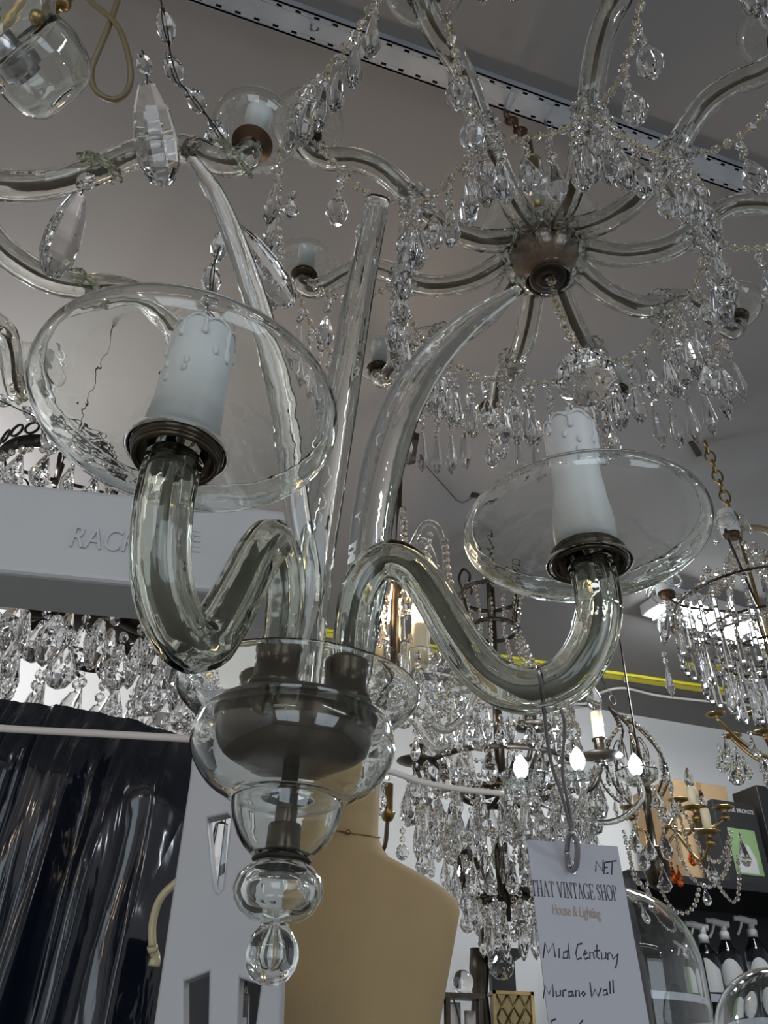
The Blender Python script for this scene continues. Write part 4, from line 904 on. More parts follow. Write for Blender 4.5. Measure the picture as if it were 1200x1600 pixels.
for k in range(16): 
    a = 2 * PI * k / 16; swag(R_, 'bead_strand', pc(RA, .105, a, RA[2] - .012), pc(RA, .105, a + PI / 8, RA[2] - .012), .02, .008)
ring_drops('pendant', md2, R_, RA - np.array([0, 0, .02]), .105, 14, .0)
b_ = RA + np.array([.0, .10, -.10]); bulb_light('bulb_or_assumed_glow', b_ + np.array([-.15, .1, .05]), 13, (1, .96, .90), .03)  # assumed unseen lamp without a bulb, added to brighten the ceiling at left
# --- glass light at the top left corner
QA = at(28, 98, .62)
Q_ = thing('glass_bracket_light', 'clear glass cup light with silver collar and brass arm at the top left corner', 'light fitting', QA)
qd = np.array(at(-20, 40, .60) - QA); qd /= np.linalg.norm(qd); qr = Vector(qd).to_track_quat('Z', 'Y').to_matrix()
mb = MB(); mb.lathe(shell([(.012, -.035), (.024, -.036), (.036, -.025), (.040, -.005), (.036, .015)], .002), 36, tuple(at(52, 92, .62)), 0, closed=True, rot=qr, wob=lambda a, z: .03 * math.cos(9 * a)); part('glass_cup', mb, M_GLASS, Q_)
mb = MB(); mb.lathe([(.012, -.008), (.0165, -.008), (.0175, -.004), (.0175, .004), (.0165, .008), (.012, .008)], 32, tuple(QA), 0, closed=True, rot=qr); mb.lathe([(0, -.012), (.012, -.012), (.012, .02), (0, .02)], 24, tuple(QA), 0, rot=qr); part('collar', mb, M_STEEL, Q_)
mb = MB(); mb.tube(smooth_path([at(60, 60, .63), at(78, 22, .64), at(110, -10, .66), at(130, -60, .70)], 8), .0045, 10, 0); mb.ball(at(60, 30, .63), .0065, 12, 8); mb.ball(at(98, 4, .64), .007, 12, 8); part('brass_arm', mb, M_BRASS, Q_)
mb = MB(); mb.lathe(shell([(.01, -.03), (.03, -.026), (.048, -.006), (.052, .018)], .002), 36, tuple(at(0, 22, .60)), 0, closed=True, rot=qr); part('glass_dish', mb, M_GLASS, Q_)
inst('pendant', drop_mesh('pendant', 'pear', .03, .010, 1, .006, 8, .6), Q_, at(2, 130, .60), rz())
mb = MB(); mb.tube(smooth_path([at(130, -60, .70), at(140, -160, .80), atz(150, -240, CEIL)], 6), .004, 8, 0); part('hanging_rod', mb, M_BRASS, Q_)
# loop of flex
mb = MB(); mb.tube(smooth_path([atz(110, -170, CEIL), at(105, -60, .95), at(140, 0, .92), at(183, 40, .90), at(203, 100, .89), at(200, 140, .89), at(178, 156, .89), at(150, 142, .89), at(143, 110, .895), at(158, 70, .90), at(176, 25, .91), at(188, -20, .93), at(195, -90, 1.0), atz(205, -170, CEIL)], 8), .0036, 10, 0)
solo('cable', mb, M_CABLE, 'olive flex cable hanging in a loop beside the huge cut drops', 'cable')
# ------------------------------------------------------------------ the white lettered box, slotted post, rail and wrapped clothes
def atv(px, py, v):
    r = ray(px, py); return EYE + r * (v / (r @ VX))
def atplane(px, py, O, n):
    r = ray(px, py); return EYE + r * (((np.array(O) - EYE) @ n) / (r @ n))
b0 = at(0, 750, .75); b1 = atz(478, 800, b0[2]); bd = b1 - b0; bl = np.linalg.norm(bd); bd /= bl
bn = np.cross(bd, [0, 0, 1.0]); bn /= np.linalg.norm(bn)
if bn @ (EYE - b0) < 0: bn = -bn
zb = atplane(0, 893, b0, bn)[2]; BH = b0[2] - zb
bx = thing('display_box', 'long white plastic display box with raised lettering behind the left glass arm', 'display box', b0 - np.array([0, 0, BH]))
mb = MB(); mb.box(b0 - bd * .30 - np.array([0, 0, BH]), bd * (bl + .30), -bn * .075, (0, 0, BH)); part('body', mb, M_PLASTIC, bx, bevel=.006)
c0 = atplane(108, 855, b0, bn) + bn * .0002; dxx = bd; 
lt = flat_text('RACK', c0, bd, np.array([0, 0, 1.0]), np.linalg.norm(atplane(213, 868, b0, bn) - c0), M_PLASTIC, 'raised_lettering', bx, depth=.0018, align=.034)
mb = MB()
for k, (x, y) in enumerate([(296, 830), (296, 838), (296, 846), (296, 854), (296, 862)]):
    mb.box(atplane(x, y, b0, bn), bd * .010, bn * .0010, (0, 0, .002))
mb.box(atplane(296, 862, b0, bn), bd * .0015, bn * .0010, (0, 0, .022)); part('raised_scale', mb, M_PLASTIC, bx)
# the post that carries the box stands out of the picture on the left
lp = b0 - bd * .30; mb = MB(); mb.box(lp - np.array([0, 0, lp[2]]) + bd * .0, bd * .05, -bn * .05, (0, 0, lp[2] - BH)); part('upright', mb, M_PLASTIC, bx)
# slotted post
O = at(360, 1400, .74); pn = np.array([-.10, -1.0, 0]); pn /= np.linalg.norm(pn); pex = np.cross([0, 0, 1.0], pn) * 1.0; pex /= np.linalg.norm(pex)
if pex[0] < 0: pex = -pex
def pp(px, py): q = atplane(px, py, O, pn) - O; return (q @ pex, q[2])
outl = [pp(313, 1090), pp(300, 1225), pp(270, 1430), pp(240, 1640), pp(226, 1760), pp(436, 1760), pp(441, 1600), pp(446, 1450), pp(480, 1090)]
slot1 = [pp(328, 1282), pp(358, 1275), pp(364, 1280), pp(352, 1392), pp(344, 1400), pp(338, 1392)]
slot2 = [pp(292, 1535), pp(331, 1520), pp(329, 1640), pp(292, 1640)]
slot3 = [pp(378, 1530), pp(411, 1540), pp(398, 1640), pp(374, 1640)]
ps = thing('slotted_post', 'white leaning slotted post behind the glass finial', 'stand', np.array([O[0], O[1], 0]))
mb = panel('post', O, pex, np.array([0, 0, 1.0]), outl, [slot1, slot2, slot3], .016, M_POST, .0025); part('slotted_panel', mb, M_POST, ps)
zlo = pp(300, 1760)[1] + O[2]
mb = MB(); q = O + pex * pp(226, 1760)[0] - pn * -.008; mb.box(np.array([q[0], q[1], 0]) + pn * -.016, pex * (pp(436, 1760)[0] - pp(226, 1760)[0]), pn * .016, (0, 0, zlo)); part('foot', mb, M_POST, ps)
# crystal drop seen through the top slot hangs from the rail; rail runs behind the bowl
rl = [at(-60, 1131, .95), at(0, 1138, .95), at(150, 1146, .93), at(306, 1155, .90), at(420, 1165, .93), at(520, 1180, 1.0), at(612, 1206, 1.10), at(660, 1222, 1.14), at(720, 1233, 1.18), at(785, 1240, 1.22)]
mb = MB(); mb.tube(smooth_path(rl, 8), .0045, 10, 0); solo('rail', mb, M_RAIL, 'thin ivory curved rail running behind the glass bowl', 'rail')
wx = MB(); wx.tube([at(352, 1170, .93), at(352, 1290, .90)], .0008, 5, 1); p_ = at(347, 1282, .90)
wx.lathe(drop_profile('icicle', .094, .014), 6, tuple(p_), 0, False); wx.tube([at(352, 1163, .93), p_], .0008, 5, 1)
solo('glass_prism', wx, [M_CRYS, M_BLKPIN], 'clear glass prism seen through the upper slot of the white post', 'crystal', p_, 'glass drops behind the post')
wx = MB(); p_ = at(385, 1540, .84); wx.lathe(drop_profile('spear', .11, .012), 8, tuple(p_), 0, False); wx.tube([p_, at(375, 1165, .925)], .0008, 5, 1)
solo('glass_prism', wx, [M_CRYS, M_BLKPIN], 'clear glass drop seen through the lower right slot of the white post', 'crystal', p_, 'glass drops behind the post')
# hose
mb = MB(); mb.tube(smooth_path([at(330, 1330, .84), at(283, 1372, .83), at(252, 1402, .82), at(239, 1440, .81), at(238, 1478, .80)], 8), .0042, 12, 0)
mb.tube([at(238, 1478, .80), at(239, 1486, .80)], .0055, 12, 0); mb.tube(smooth_path([at(239, 1484, .80), at(243, 1496, .80), at(240, 1510, .795)], 5), [.005] * 6 + [.006] * 5, 8, 0)
solo('hose', mb, M_HOSE, 'yellowed clear hose with a plug end bending out behind the white post', 'hose')
# dark clothes in clear film
g = thing('wrapped_clothes', 'dark clothes wrapped in shiny crumpled clear plastic below the ivory rail at left', 'clothes', at(120, 1700, 1.0))
mb = MB(); nx, nz = 120, 80; V = []; rnd = random.Random(5)
top = [(-160, 1085), (0, 1093), (100, 1104), (190, 1122), (260, 1142), (316, 1165), (340, 1190)]
fold = [(rnd.uniform(0, 1), rnd.uniform(.008, .035), rnd.choice([-1, 1]) * rnd.uniform(.006, .024), rnd.uniform(-.05, .05)) for _ in range(46)]
for i in range(nx + 1):
    s = i / nx; x = -160 + 500 * s; yt = float(np.interp(x, [p[0] for p in top], [p[1] for p in top]))
    T = at(x, yt, 1.06)
    for k in range(nz + 1):
        t = k / nz; z = T[2] - t * .62
        dep = 0
        for (c, wd, am, sl) in fold:
            q = (s - c - sl * t) / wd
            dep += am * math.exp(-abs(q) ** 1.3) * (.4 + .9 * t)
        dep += .005 * math.sin(11 * t + 9 * s) * math.sin(23 * s + 5 * t) + .035 * math.sin(PI * min(t * 6, 1) / 2)
        dep -= .05 * max(0, s - .86) / .14
        V.append((T[0], T[1] - dep, z))
Fq = [(i * (nz + 1) + k, i * (nz + 1) + k + 1, (i + 1) * (nz + 1) + k + 1, (i + 1) * (nz + 1) + k) for i in range(nx) for k in range(nz)]
mb.add(V, Fq, 0, True); o = part('plastic_cover', mb, M_FILM, g)
mb = MB(); e0, e1 = at(-160, 1200, 1.13), at(330, 1230, 1.13)
mb.box((e0[0], e0[1], .05), (e1[0] - e0[0], 0, 0), (0, .10, 0), (0, 0, e0[2] - .45)); mbk = MB(); e1, e2 = at(284, 1470, .89), at(425, 1470, .89); mbk.box((e1[0], e1[1], 0), (e2[0] - e1[0], 0, 0), (0, .025, 0), (0, 0, e2[2])); solo('slot_darkening_board', mbk, M_BLACK, 'added black board that darkens the lower slots of the white post', 'board', (e1[0], e1[1], 0)); part('dark_cloth', mb, M_BLACK, g)  # thin black sheet added behind the post to make its lower slots dark

# ------------------------------------------------------------------ tailor's bust
def bust():
    rows = [(1192, 548, 50, .95), (1250, 545, 48, .95), (1306, 541, 50, .95), (1325, 540, 58, .85), (1339, 539, 70, .78), (1352, 538, 96, .62), (1368, 537, 130, .50), (1385, 536, 160, .44), (1402, 535, 180, .42), (1420, 534, 184, .46), (1450, 532, 180, .52), (1483, 531, 176, .56), (1540, 528, 169, .60), (1600, 525, 162, .62), (1680, 521, 150, .66), (1780, 516, 136, .72), (1900, 510, 132, .75), (2050, 504, 150, .74), (2200, 500, 158, .70), (2230, 500, 150, .70)]
    d0 = 1.2; A0 = at(541, 1306, d0)
    mb = MB(); n = 72; rings = []; V = []
    for (py, cx, hw, k) in rows:
        z = zat(A0[0], A0[1], py); q = np.array([A0[0], A0[1], z]); dep = (q - EYE) @ FW
        x0 = (cx - 541 + 0) * 0; rx = hw * dep / FPX; ry = rx * k
        ring = []
        for j in range(n):
            a = 2 * PI * j / n; ca, sa = math.cos(a), math.sin(a); e = 2.0 if py < 1345 else 2.35
            ring.append(len(V)); V.append((A0[0] + x0 + rx * math.copysign(abs(ca) ** (2 / e), ca), A0[1] + ry * math.copysign(abs(sa) ** (2 / e), sa), z))
        rings.append(ring)
    Fq = [tuple(reversed(rings[0]))[::-1]]
    for a, b_ in zip(rings[:-1], rings[1:]):
        for j in range(n): Fq.append((a[j], b_[j], b_[(j + 1) % n], a[(j + 1) % n]))
    Fq.append(tuple(reversed(rings[-1])))
    mb.add(V, Fq, 0, True)
    return A0, mb, min(v[2] for v in V)
A0, mb, zl = bust()
man = thing('dress_form', 'headless beige calico dress form seen from the back behind the glass bowl', 'mannequin', np.array([A0[0], A0[1], 0]))
part('torso', mb, M_LINEN, man)
mb = MB(); mb.tube([(A0[0], A0[1], .03), (A0[0], A0[1], zl + .01)], .018, 16, 0); mb.lathe([(0, 0), (.16, 0), (.16, .02), (.05, .035), (0, .035)], 36, (A0[0], A0[1], 0), 0); part('stand', mb, M_BLACK, man)
NK = [at(x, y, 1.135) for x, y in [(485, 1288), (500, 1300), (520, 1303), (536, 1298), (548, 1295), (566, 1298), (584, 1308), (597, 1325), (603, 1338)]]
mb = MB()
zc = zat(A0[0], A0[1], 1300); P = [(A0[0] + .0530 * math.cos(a), A0[1] + .0512 * math.sin(a), zc + .012 * math.sin(a) + .0 - .006 * math.cos(a)) for a in np.linspace(0, 2 * PI, 41)]
mb.tube(P, .0010, 6, 0, cap=False); mb.ball((A0[0] + .004, A0[1] - .0522, zc - .012), .0042, 8, 6)
solo('necklace', mb, M_BRASS, 'thin bronze neck chain with a small clasp round the dress form neck', 'necklace', (A0[0], A0[1], zc))

# ------------------------------------------------------------------ glass domes on a table, cabinet with bottles
DA = at(962, 1388, 1.30); DB = at(1200, 1512, 1.06); TBL = min(DA[2] - .40, DB[2] - .24)
def dome(name, axy, ztop, r, z0, label):
    t = thing(name, label, 'glass dome', (axy[0], axy[1], z0), 'glass domes'); h = ztop - z0 - .03
    pr = [(r, 0)] + [(r, h * .5)] + [(r * math.cos(a), (h - r) + r * math.sin(a)) for a in np.linspace(0, PI / 2, 14)[:-1]] + [(.004, h)]
    inn = [(max(.002, q[0] - .0028), q[1] - .0028 * (i > 1)) for i, q in enumerate(pr)]
    mb = MB(); mb.lathe([(0.0, 0)] [:0] + pr + inn[::-1], 64, (axy[0], axy[1], z0 + .03), 0, closed=True); part('dome', mb, M_DOME, t)
    mb = MB(); mb.lathe([(0, 0), (r * 1.04, 0), (r * 1.05, .008), (r * 1.03, .022), (r * 1.01, .030), (0, .030)], 48, (axy[0], axy[1], z0), 0); part('base', mb, M_BLACK, t)
M_DOME = glass('dome_glass', (.985, .99, .99), 1.45)
dome('bell_jar', DA, DA[2], .120, TBL, 'tall clear glass dome half hidden by the price tag'); dome('bell_jar', DB, DB[2], .086, TBL, 'smaller clear glass dome at the bottom right corner')
tb = thing('table', 'dark table below the glass domes', 'table', (DA[0] + .1, DA[1], 0)); mb = MB()
t0 = np.array([DA[0] - .22, DA[1] - .38, TBL - .03]); mb.box(t0, UX * .75, VX * .50, (0, 0, .03)); part('top', mb, M_BLACK, tb)
for a, b_ in ((.02, .02), (.69, .02), (.02, .44), (.69, .44)):
    q = t0 + UX * a + VX * b_; mb = MB(); mb.box((q[0], q[1], 0), UX * .04, VX * .04, (0, 0, TBL - .03)); part('leg', mb, M_BLACK, tb)
VC = 2.42
c0 = atv(983, 1372, VC); ctop = atv(1100, 1372, VC)[2]; uC = float((c0 - EYE) @ UX); shelfz = atv(1100, 1552, VC)[2]
cab = thing('cabinet', 'black open shelving cabinet against the back wall holding spray bottles', 'cabinet', uv(uC, VC, 0)); CW = 1.25
for nm, a in (('side_panel', 0), ('side_panel', CW - .025)):
    mb = MB(); mb.box(uv(uC + a, VC, 0), UX * .025, VX * .44, (0, 0, ctop)); part(nm, mb, M_CAB, cab)
mb = MB(); mb.box(uv(uC, VC + .42, 0), UX * CW, VX * .02, (0, 0, ctop)); part('back_panel', mb, M_CAB, cab)
mb = MB(); mb.box(uv(uC, VC, ctop - .025), UX * CW, VX * .44, (0, 0, .025)); part('top', mb, M_CAB, cab)
for z in (shelfz - .02, shelfz - .42, .4, .08):
    mb = MB(); mb.box(uv(uC + .025, VC + .005, z), UX * (CW - .05), VX * .41, (0, 0, .02)); part('shelf', mb, M_CAB, cab)
mb = MB(); mb.box(uv(uC + .025, VC - .004, shelfz - .022), UX * (CW - .05), VX * .009, (0, 0, .022)); part('shelf_edge', mb, M_GALV, cab, 'pale shelf edge')
BOT = [(1105, 1497, 1443, 'leftmost clear spray bottle with a green and white label on the cabinet shelf', 0), (1140, 1495, 1435, 'middle spray bottle with white trigger and oval label on the cabinet shelf', 1), (1186, 1495, 1428, 'rightmost spray bottle with white trigger at the right edge of the shelf', 1)]
for (px, _, pyt, lab, kind) in BOT:
    b0_ = atv(px + 10, 1552, VC + .09) + np.array([0, 0, .002]); zt = zat(b0_[0], b0_[1], pyt) ; H = max(.2, zt - shelfz); t = thing('spray_bottle', lab, 'bottle', (b0_[0], b0_[1], shelfz + .002), 'spray bottles on the cabinet shelf')
    r = .040; mb = MB(); mb.lathe([(0, 0), (r * .95, 0), (r, .006), (r, H * .50), (r * .85, H * .58), (r * .42, H * .68), (r * .36, H * .72), (0, H * .72)], 28, (b0_[0], b0_[1], shelfz + .002), 0); part('bottle', mb, M_BOTTLE, t)
    mb = MB(); hx = b0_; zz = shelfz + H * .72
    mb.lathe([(0, 0), (.017, 0), (.017, .022), (.011, .028), (0, .028)], 20, (hx[0], hx[1], zz), 0)
    mb.tube(smooth_path([(hx[0] + .022, hx[1], zz + .048), (hx[0], hx[1], zz + .050), (hx[0] - .035, hx[1] - .004, zz + .056), (hx[0] - .058, hx[1] - .006, zz + .057)], 5), [.011] * 6 + [.012] * 5 + [.009] * 5, 10, 0)
    mb.tube([(hx[0], hx[1], zz + .02), (hx[0] + .004, hx[1], zz + .05)], .011, 10, 0)
    mb.tube(smooth_path([(hx[0] - .030, hx[1] - .004, zz + .050), (hx[0] - .040, hx[1] - .005, zz + .028), (hx[0] - .056, hx[1] - .006, zz + .004)], 5), .0048, 8, 0); part('trigger_head', mb, M_WHITE, t)
    mb = MB(); A_ = np.linspace(-PI * .92, -PI * .30, 12); R = r + .0006
    V = []; 
    for k, a in enumerate(A_):
        s = (k / 11 - .5) * 2; hh = H * .5 * (1 - (.75 * s * s if kind else .35 * max(0, s))); zc_ = shelfz + H * .05 if not kind else shelfz + H * .25 - hh * .5 + H * .02
        V += [(b0_[0] + R * math.cos(a), b0_[1] + R * math.sin(a), zc_), (b0_[0] + R * math.cos(a), b0_[1] + R * math.sin(a), zc_ + hh * .9)]
    mb.add(V, [(2 * k, 2 * k + 2, 2 * k + 3, 2 * k + 1) for k in range(11)], 0, True); part('label_sticker', mb, M_WHITE, t, 'white paper sticker')
    if not kind:
        mb = MB(); mb.add([(p[0] * 1.0 + (p[0] - b0_[0]) * .01, p[1] + (p[1] - b0_[1]) * .01, p[2]) for p in V[:10]], [(2 * k, 2 * k + 2, 2 * k + 3, 2 * k + 1) for k in range(4)], 0, True); part('green_band', mb, M_GREEN, t, 'green patch on the sticker')
# boxes on top of the cabinet
def frontbox(name, px0, px1, pytop, v, dep, mats, label, cat, yaw=0.0):
    a = atv(px0, pytop, v); b_ = atv(px1, pytop, v); u0 = float((a - EYE) @ UX); u1 = float((b_ - EYE) @ UX); t = thing(name, label, cat, uv((u0 + u1) / 2, v, ctop), 'boxes on the cabinet')
    mb = MB(); mb.box(uv(u0, v, ctop), UX * (u1 - u0), VX * dep, (0, 0, a[2] - ctop)); part('carton', mb, mats, t, bevel=.003); return t, u0, u1, a[2]
t, u0, u1, zt = frontbox('cardboard_box', 1046, 1131, 1216, 2.58, .26, M_CARD, 'brown cardboard box on the black cabinet behind the bead swags', 'box')
mb = MB(); mb.box(uv(u0 + (u1 - u0) * .46, 2.579, ctop), UX * (u1 - u0) * .08, VX * .001, (0, 0, zt - ctop)); part('tape', mb, principled('parcel_tape', (.34, .22, .11), .25), t)
t, u0, u1, zt = frontbox('black_box', 1112, 1176, 1248, 2.43, .12, M_BLACK, 'black box with white lettering and a green and white picture on the cabinet', 'box')
q = uv(u0 + .012, 2.4295, zt - .040); flat_text('ANTIQUE BRONZE', q, UX, np.array([0, 0, 1.0]), (u1 - u0) - .024, M_WHITE, 'lettering', t, depth=.0005, align=.020)
mb = MB(); mb.box(uv(u0 + .04, 2.4285, ctop + .03), UX * (u1 - u0 - .07), VX * .0012, (0, 0, (zt - ctop) * .55)); part('picture', mb, M_GREEN, t, 'green printed picture')
mb = MB(); V = [uv(u0 + .055 + .07 * (x), 2.4278, ctop + .035 + .10 * y) for x, y in [(0, 0), (1.2, 0), (1.2, .5), (.9, .95), (.5, 1.0), (.35, .7), (.5, .45), (.1, .4)]]; mb.add(V, [tuple(range(8))], 0, False); part('white_shape', mb, M_WHITE, t)
t, u0, u1, zt = frontbox('black_box', 1181, 1290, 1226, 2.43, .14, M_BLACK, 'larger black box with a pale green picture at the right edge', 'box')
mb = MB(); mb.box(uv(u0 + .05, 2.4285, ctop + .06), UX * (u1 - u0 - .06), VX * .0012, (0, 0, (zt - ctop) * .62)); part('picture', mb, principled('pale_green_print', (.36, .52, .30), .6), t, 'pale green printed picture')

# ------------------------------------------------------------------ small things low in the middle
def standbox(px0, px1, pyt, d, dep):
    a = at(px0, pyt, d); b_ = atz(px1, pyt, a[2]); k = np.linalg.norm((at(px1, pyt, d) - a)[:2]); return a, k
t0 = at(740, 1480, 2.0); pst = thing('black_pillar', 'square black pillar standing below the basket chandelier', 'pillar', np.array([t0[0], t0[1], 0])); mb = MB(); mb.box((t0[0] + .045, t0[1], 0), (.060, 0, 0), (0, .06, 0), (0, 0, t0[2])); mb.box((t0[0] + .03, t0[1] - .015, t0[2] - .02), (.09, 0, 0), (0, .09, 0), (0, 0, .02)); part('shaft', mb, M_BLACK, pst)
mb = MB(); mb.lathe([(0, t0[2]), (.022, t0[2]), (.026, t0[2] - .05), (.020, t0[2] - .10), (.026, t0[2] - .16), (.026, 0), (0, 0)][::-1], 20, (t0[0] + .015, t0[1] + .02, 0), 0); part('column', mb, M_DKBRONZE, pst)
s0 = at(698, 1552, 1.75); sw = .082; SH = s0[2] - .30
st = thing('side_table', 'small table below the lantern and the brass box', 'table', (s0[0] + .1, s0[1] + .05, 0)); mb = MB(); mb.box((s0[0] - .06, s0[1] - .05, SH - .025), (.34, 0, 0), (0, .24, 0), (0, 0, .025)); part('top', mb, M_BLACK, st)
for a, b_ in ((0, 0), (.30, 0), (0, .20), (.30, .20)): mb = MB(); mb.box((s0[0] - .06 + a, s0[1] - .05 + b_, 0), (.04, 0, 0), (0, .04, 0), (0, 0, SH - .025)); part('leg', mb, M_BLACK, st)
ln = thing('lantern', 'dark framed lantern with white candles and a glass ball on top beside the dress form', 'lantern', (s0[0], s0[1], SH)); H = s0[2] - SH
mb = MB()
for a, b_ in ((0, 0), (sw - .008, 0), (0, sw - .008), (sw - .008, sw - .008)): mb.box((s0[0] + a, s0[1] + b_, SH), (.008, 0, 0), (0, .008, 0), (0, 0, H))
mb.box((s0[0], s0[1], SH), (sw, 0, 0), (0, sw, 0), (0, 0, .012)); mb.box((s0[0] - .004, s0[1] - .004, s0[2] - .008), (sw + .008, 0, 0), (0, sw + .008, 0), (0, 0, .010)); mb.tube(smooth_path([(s0[0] + .012, s0[1] - .006, s0[2]), (s0[0] + .03, s0[1] - .012, s0[2] - .08), (s0[0] + .022, s0[1] - .008, s0[2] - .2)], 6), .002, 6, 0); part('frame', mb, M_DKBRONZE, ln)
for a, h in ((.018, .95), (.052, .90)):
    mb = MB(); mb.lathe([(0, .012), (.013, .012), (.013, H * h), (0, H * h)], 18, (s0[0] + a + .004, s0[1] + .04, SH), 0); part('candle', mb, M_WHITE, ln)
mb = MB(); mb.ball((s0[0] + sw / 2, s0[1] + sw / 2, s0[2] + .026), .026, 16, 10); part('glass_ball', mb, M_CRYS, ln)
q0 = at(770, 1547, 1.85); bw = .098
bb = thing('brass_box', 'square brass box with a diamond lattice front beside the price tag', 'box', (q0[0], q0[1], SH)); q0[1] = s0[1] + .03; q0 = atz(770, 1547, 0) if False else EYE + ray(770, 1547) * (q0[1] / ray(770, 1547)[1]); bw = float((EYE + ray(834, 1551) * (q0[1] / ray(834, 1551)[1]))[0] - q0[0])
ORG[bb.name] = np.array([q0[0], q0[1], SH]); bb.location = (q0[0], q0[1], SH); BHt = q0[2] - SH
mb = MB(); mb.box((q0[0] + .006, q0[1] + .006, SH), (bw - .012, 0, 0), (0, .09, 0), (0, 0, BHt - .006)); part('body', mb, principled('brass_dull', (.22, .17, .08), .35, .8), bb)
mb = MB()
for a in (0, bw - .007): mb.box((q0[0] + a, q0[1], SH), (.007, 0, 0), (0, .007, 0), (0, 0, BHt))
mb.box((q0[0], q0[1], q0[2] - .007), (bw, 0, 0), (0, .10, 0), (0, 0, .007)); mb.box((q0[0], q0[1], SH), (bw, 0, 0), (0, .007, 0), (0, 0, .007))
n = 3; cw = (bw - .014) / n; x0 = q0[0] + .007; ch_ = cw * 1.7; m_ = int(BHt / ch_) + 1
for i in range(n):
    for j in range(m_):
        z1 = q0[2] - .007 - j * ch_; z0 = max(SH + .005, z1 - ch_)
        mb.tube([(x0 + i * cw, q0[1] + .004, z1), (x0 + (i + 1) * cw, q0[1] + .004, z0)], .0022, 6, 0); mb.tube([(x0 + (i + 1) * cw, q0[1] + .004, z1), (x0 + i * cw, q0[1] + .004, z0)], .0022, 6, 0)
part('lattice', mb, M_BRASS, bb)
# brass sconce stem beside the bust
z0_ = at(607, 1225, 1.55); sc_ = thing('brass_sconce', 'brass tube sconce with a curled arm and round drop beside the dress form neck', 'light fitting', z0_)
mb = MB(); mb.lathe([(0, -.075), (.010, -.07), (.014, -.06), (.016, -.055), (.010, -.05), (.010, 0), (0, 0)], 16, tuple(z0_), 0); part('tube', mb, M_BRASS, sc_)
mb = MB(); mb.tube(smooth_path([z0_ + np.array([0, 0, -.07]), z0_ + np.array([-.005, 0, -.12]), z0_ + np.array([-.03, 0, -.145]), z0_ + np.array([-.06, .02, -.12]), z0_ + np.array([-.075, .03, -.10])], 8), .0045, 8, 0); part('arm', mb, M_DKBRONZE, sc_)
mb = MB(); mb.tube([z0_ + np.array([0, 0, -.001]), np.array([z0_[0], z0_[1], CEIL])], .0012, 5, 0); part('hanging_wire', mb, M_BLKPIN, sc_)
inst('pendant', drop_mesh('pendant', 'pear', .075, .022, 0, .01, 10, .5), sc_, z0_ + np.array([-.016, -.02, .01]), rz())
inst('round_drop', drop_mesh('round_drop', 'ball', .03, .013, 2, .006, 10), sc_, z0_ + np.array([.03, 0, -.08]), rz())

# ------------------------------------------------------------------ on the ceiling
el = thing('emergency_light', 'white ceiling light box with a lit tube beside the icicle chandelier', 'light fitting', atz(1030, 950, CEIL))
e0 = atz(998, 945, CEIL); eu = UX * math.cos(.1) + VX * math.sin(.1); ev = np.cross([0, 0, 1.0], eu)
mb = MB(); mb.box(e0 + np.array([0, 0, -.045]), eu * .42, ev * -.16, (0, 0, .045)); part('housing', mb, M_PLASTIC, el, bevel=.006)
for q_ in (.012, .39):
    mb = MB(); mb.box(e0 + np.array([0, 0, -.080]) + eu * q_ - ev * .05 - ev * .010, eu * .010, ev * .02, (0, 0, .037)); part('bracket', mb, M_PLASTIC, el)
    mb = MB(); mb.box(e0 + np.array([0, 0, -.080]) + eu * q_ - ev * .12, eu * .010, ev * .02, (0, 0, .037)); part('bracket', mb, M_PLASTIC, el)
for s in (-.05, -.11):
    mb = MB(); p0 = e0 + eu * .005 + ev * s + np.array([0, 0, -.062]); mb.tube([p0, p0 + eu * .40], .010, 12, 0); part('tube', mb, M_TUBE, el, 'lit white tube')
area('tube_light', e0 + eu * .2 - ev * .08 + np.array([0, 0, -.12]), e0 + eu * .2 - ev * .08 - np.array([0, 0, 1]), .36, .12, 14, (.93, .97, 1.0))
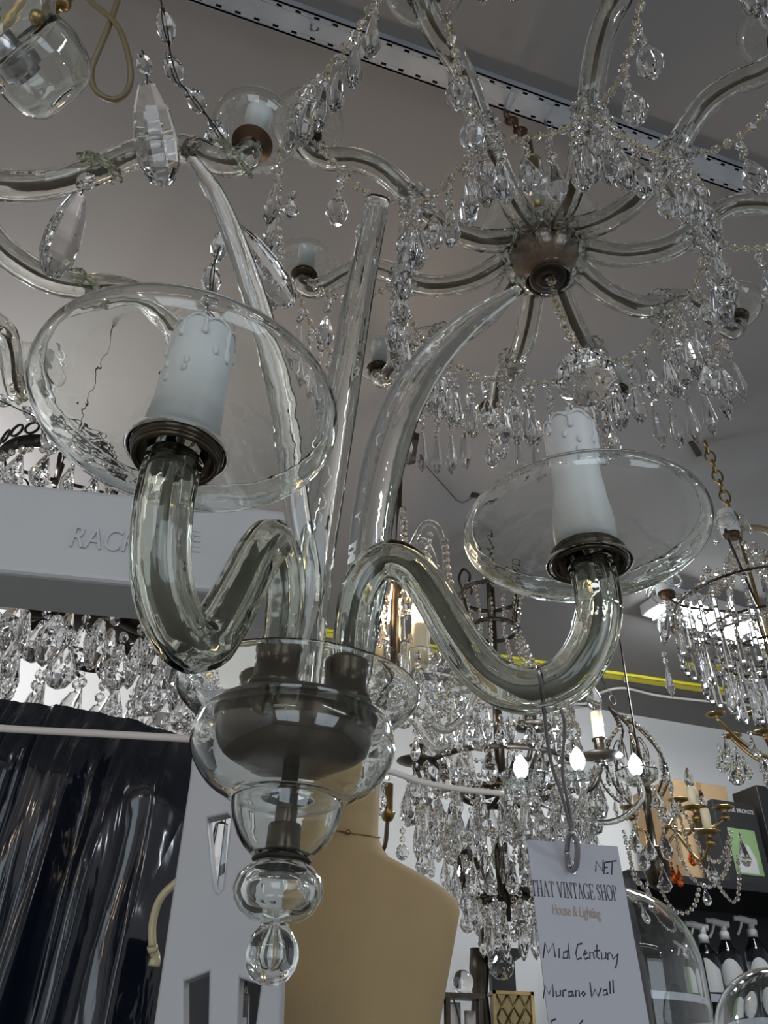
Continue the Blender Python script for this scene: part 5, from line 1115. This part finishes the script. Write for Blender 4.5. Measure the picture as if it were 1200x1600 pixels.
wc = [uv(.35, V_BACK - .14, CEIL - .008), atz(800, 1075, CEIL - .012), atz(905, 1100, CEIL - .012), atz(940, 1082, CEIL - .010), atz(975, 1075, CEIL - .008), atz(1030, 1087, CEIL - .008), atz(1110, 1096, CEIL - .008), atz(1200, 1105, CEIL - .008), atz(1320, 1125, CEIL - .008)]
mb = MB(); mb.tube(smooth_path(wc, 8), .006, 8, 0); solo('white_cable', mb, M_WCABLE, 'slack white cable running along the ceiling beside the yellow rail', 'cable')
hkt = atz(748, 773, CEIL)
mb = MB(); mb.box(hkt + np.array([-.02, -.012, -.003]), (.045, .012, 0), (-.006, .02, 0), (0, 0, .003)); mb.tube(smooth_path([hkt, hkt + np.array([0, 0, -.02]), hkt + np.array([.012, 0, -.03]), hkt + np.array([.016, 0, -.016])], 5), .002, 6, 0)
mb.tube(smooth_path([hkt + np.array([-.01, 0, -.004]), atz(720, 785, CEIL - .004), atz(696, 762, CEIL - .004), atz(655, 716, CEIL - .004)], 6), .0012, 5, 0)
solo('ceiling_hook', mb, M_DKBRONZE, 'small dark ceiling hook plate with a thin wire left of the right glass dish', 'hook', hkt)
def rail_hook(px, py, lab, z=CEIL - .016):
    p = atz(px, py, z); mb = MB(); mb.tube(smooth_path([p, p + np.array([0, 0, -.018]), p + np.array([.008, 0, -.026]), p + np.array([.012, 0, -.014])], 5), .0018, 6, 0); solo('rail_hook', mb, M_STEEL, lab, 'hook', p, 'hooks on the ceiling rails')
rail_hook(487, 38, 'small hook on the grey ceiling rail above the left glass dishes'); rail_hook(851, 188, 'small hook on the grey ceiling rail right of the rusty chain'); rail_hook(702, 128, 'small hook on the grey ceiling rail between the chandelier arms')
rail_hook(973, 1056, 'small hook on the yellow ceiling rail above the leaf frame chandelier', CEIL - .012)
mb = MB()
for k in range(3): mb.tube(smooth_path([at(640, 368 + 5 * k, 1.02), at(656, 372 + 3 * k, 1.02), at(684, 366, 1.03), at(740, 374, 1.04), HUB + np.array([-.03, 0, .03])], 6), .0012, 6, k)
part('loose_wire', mb, [M_RED, M_BLKPIN, principled('blue_wire', (.05, .12, .3), .5)], ch, 'loose red and blue wire ends')
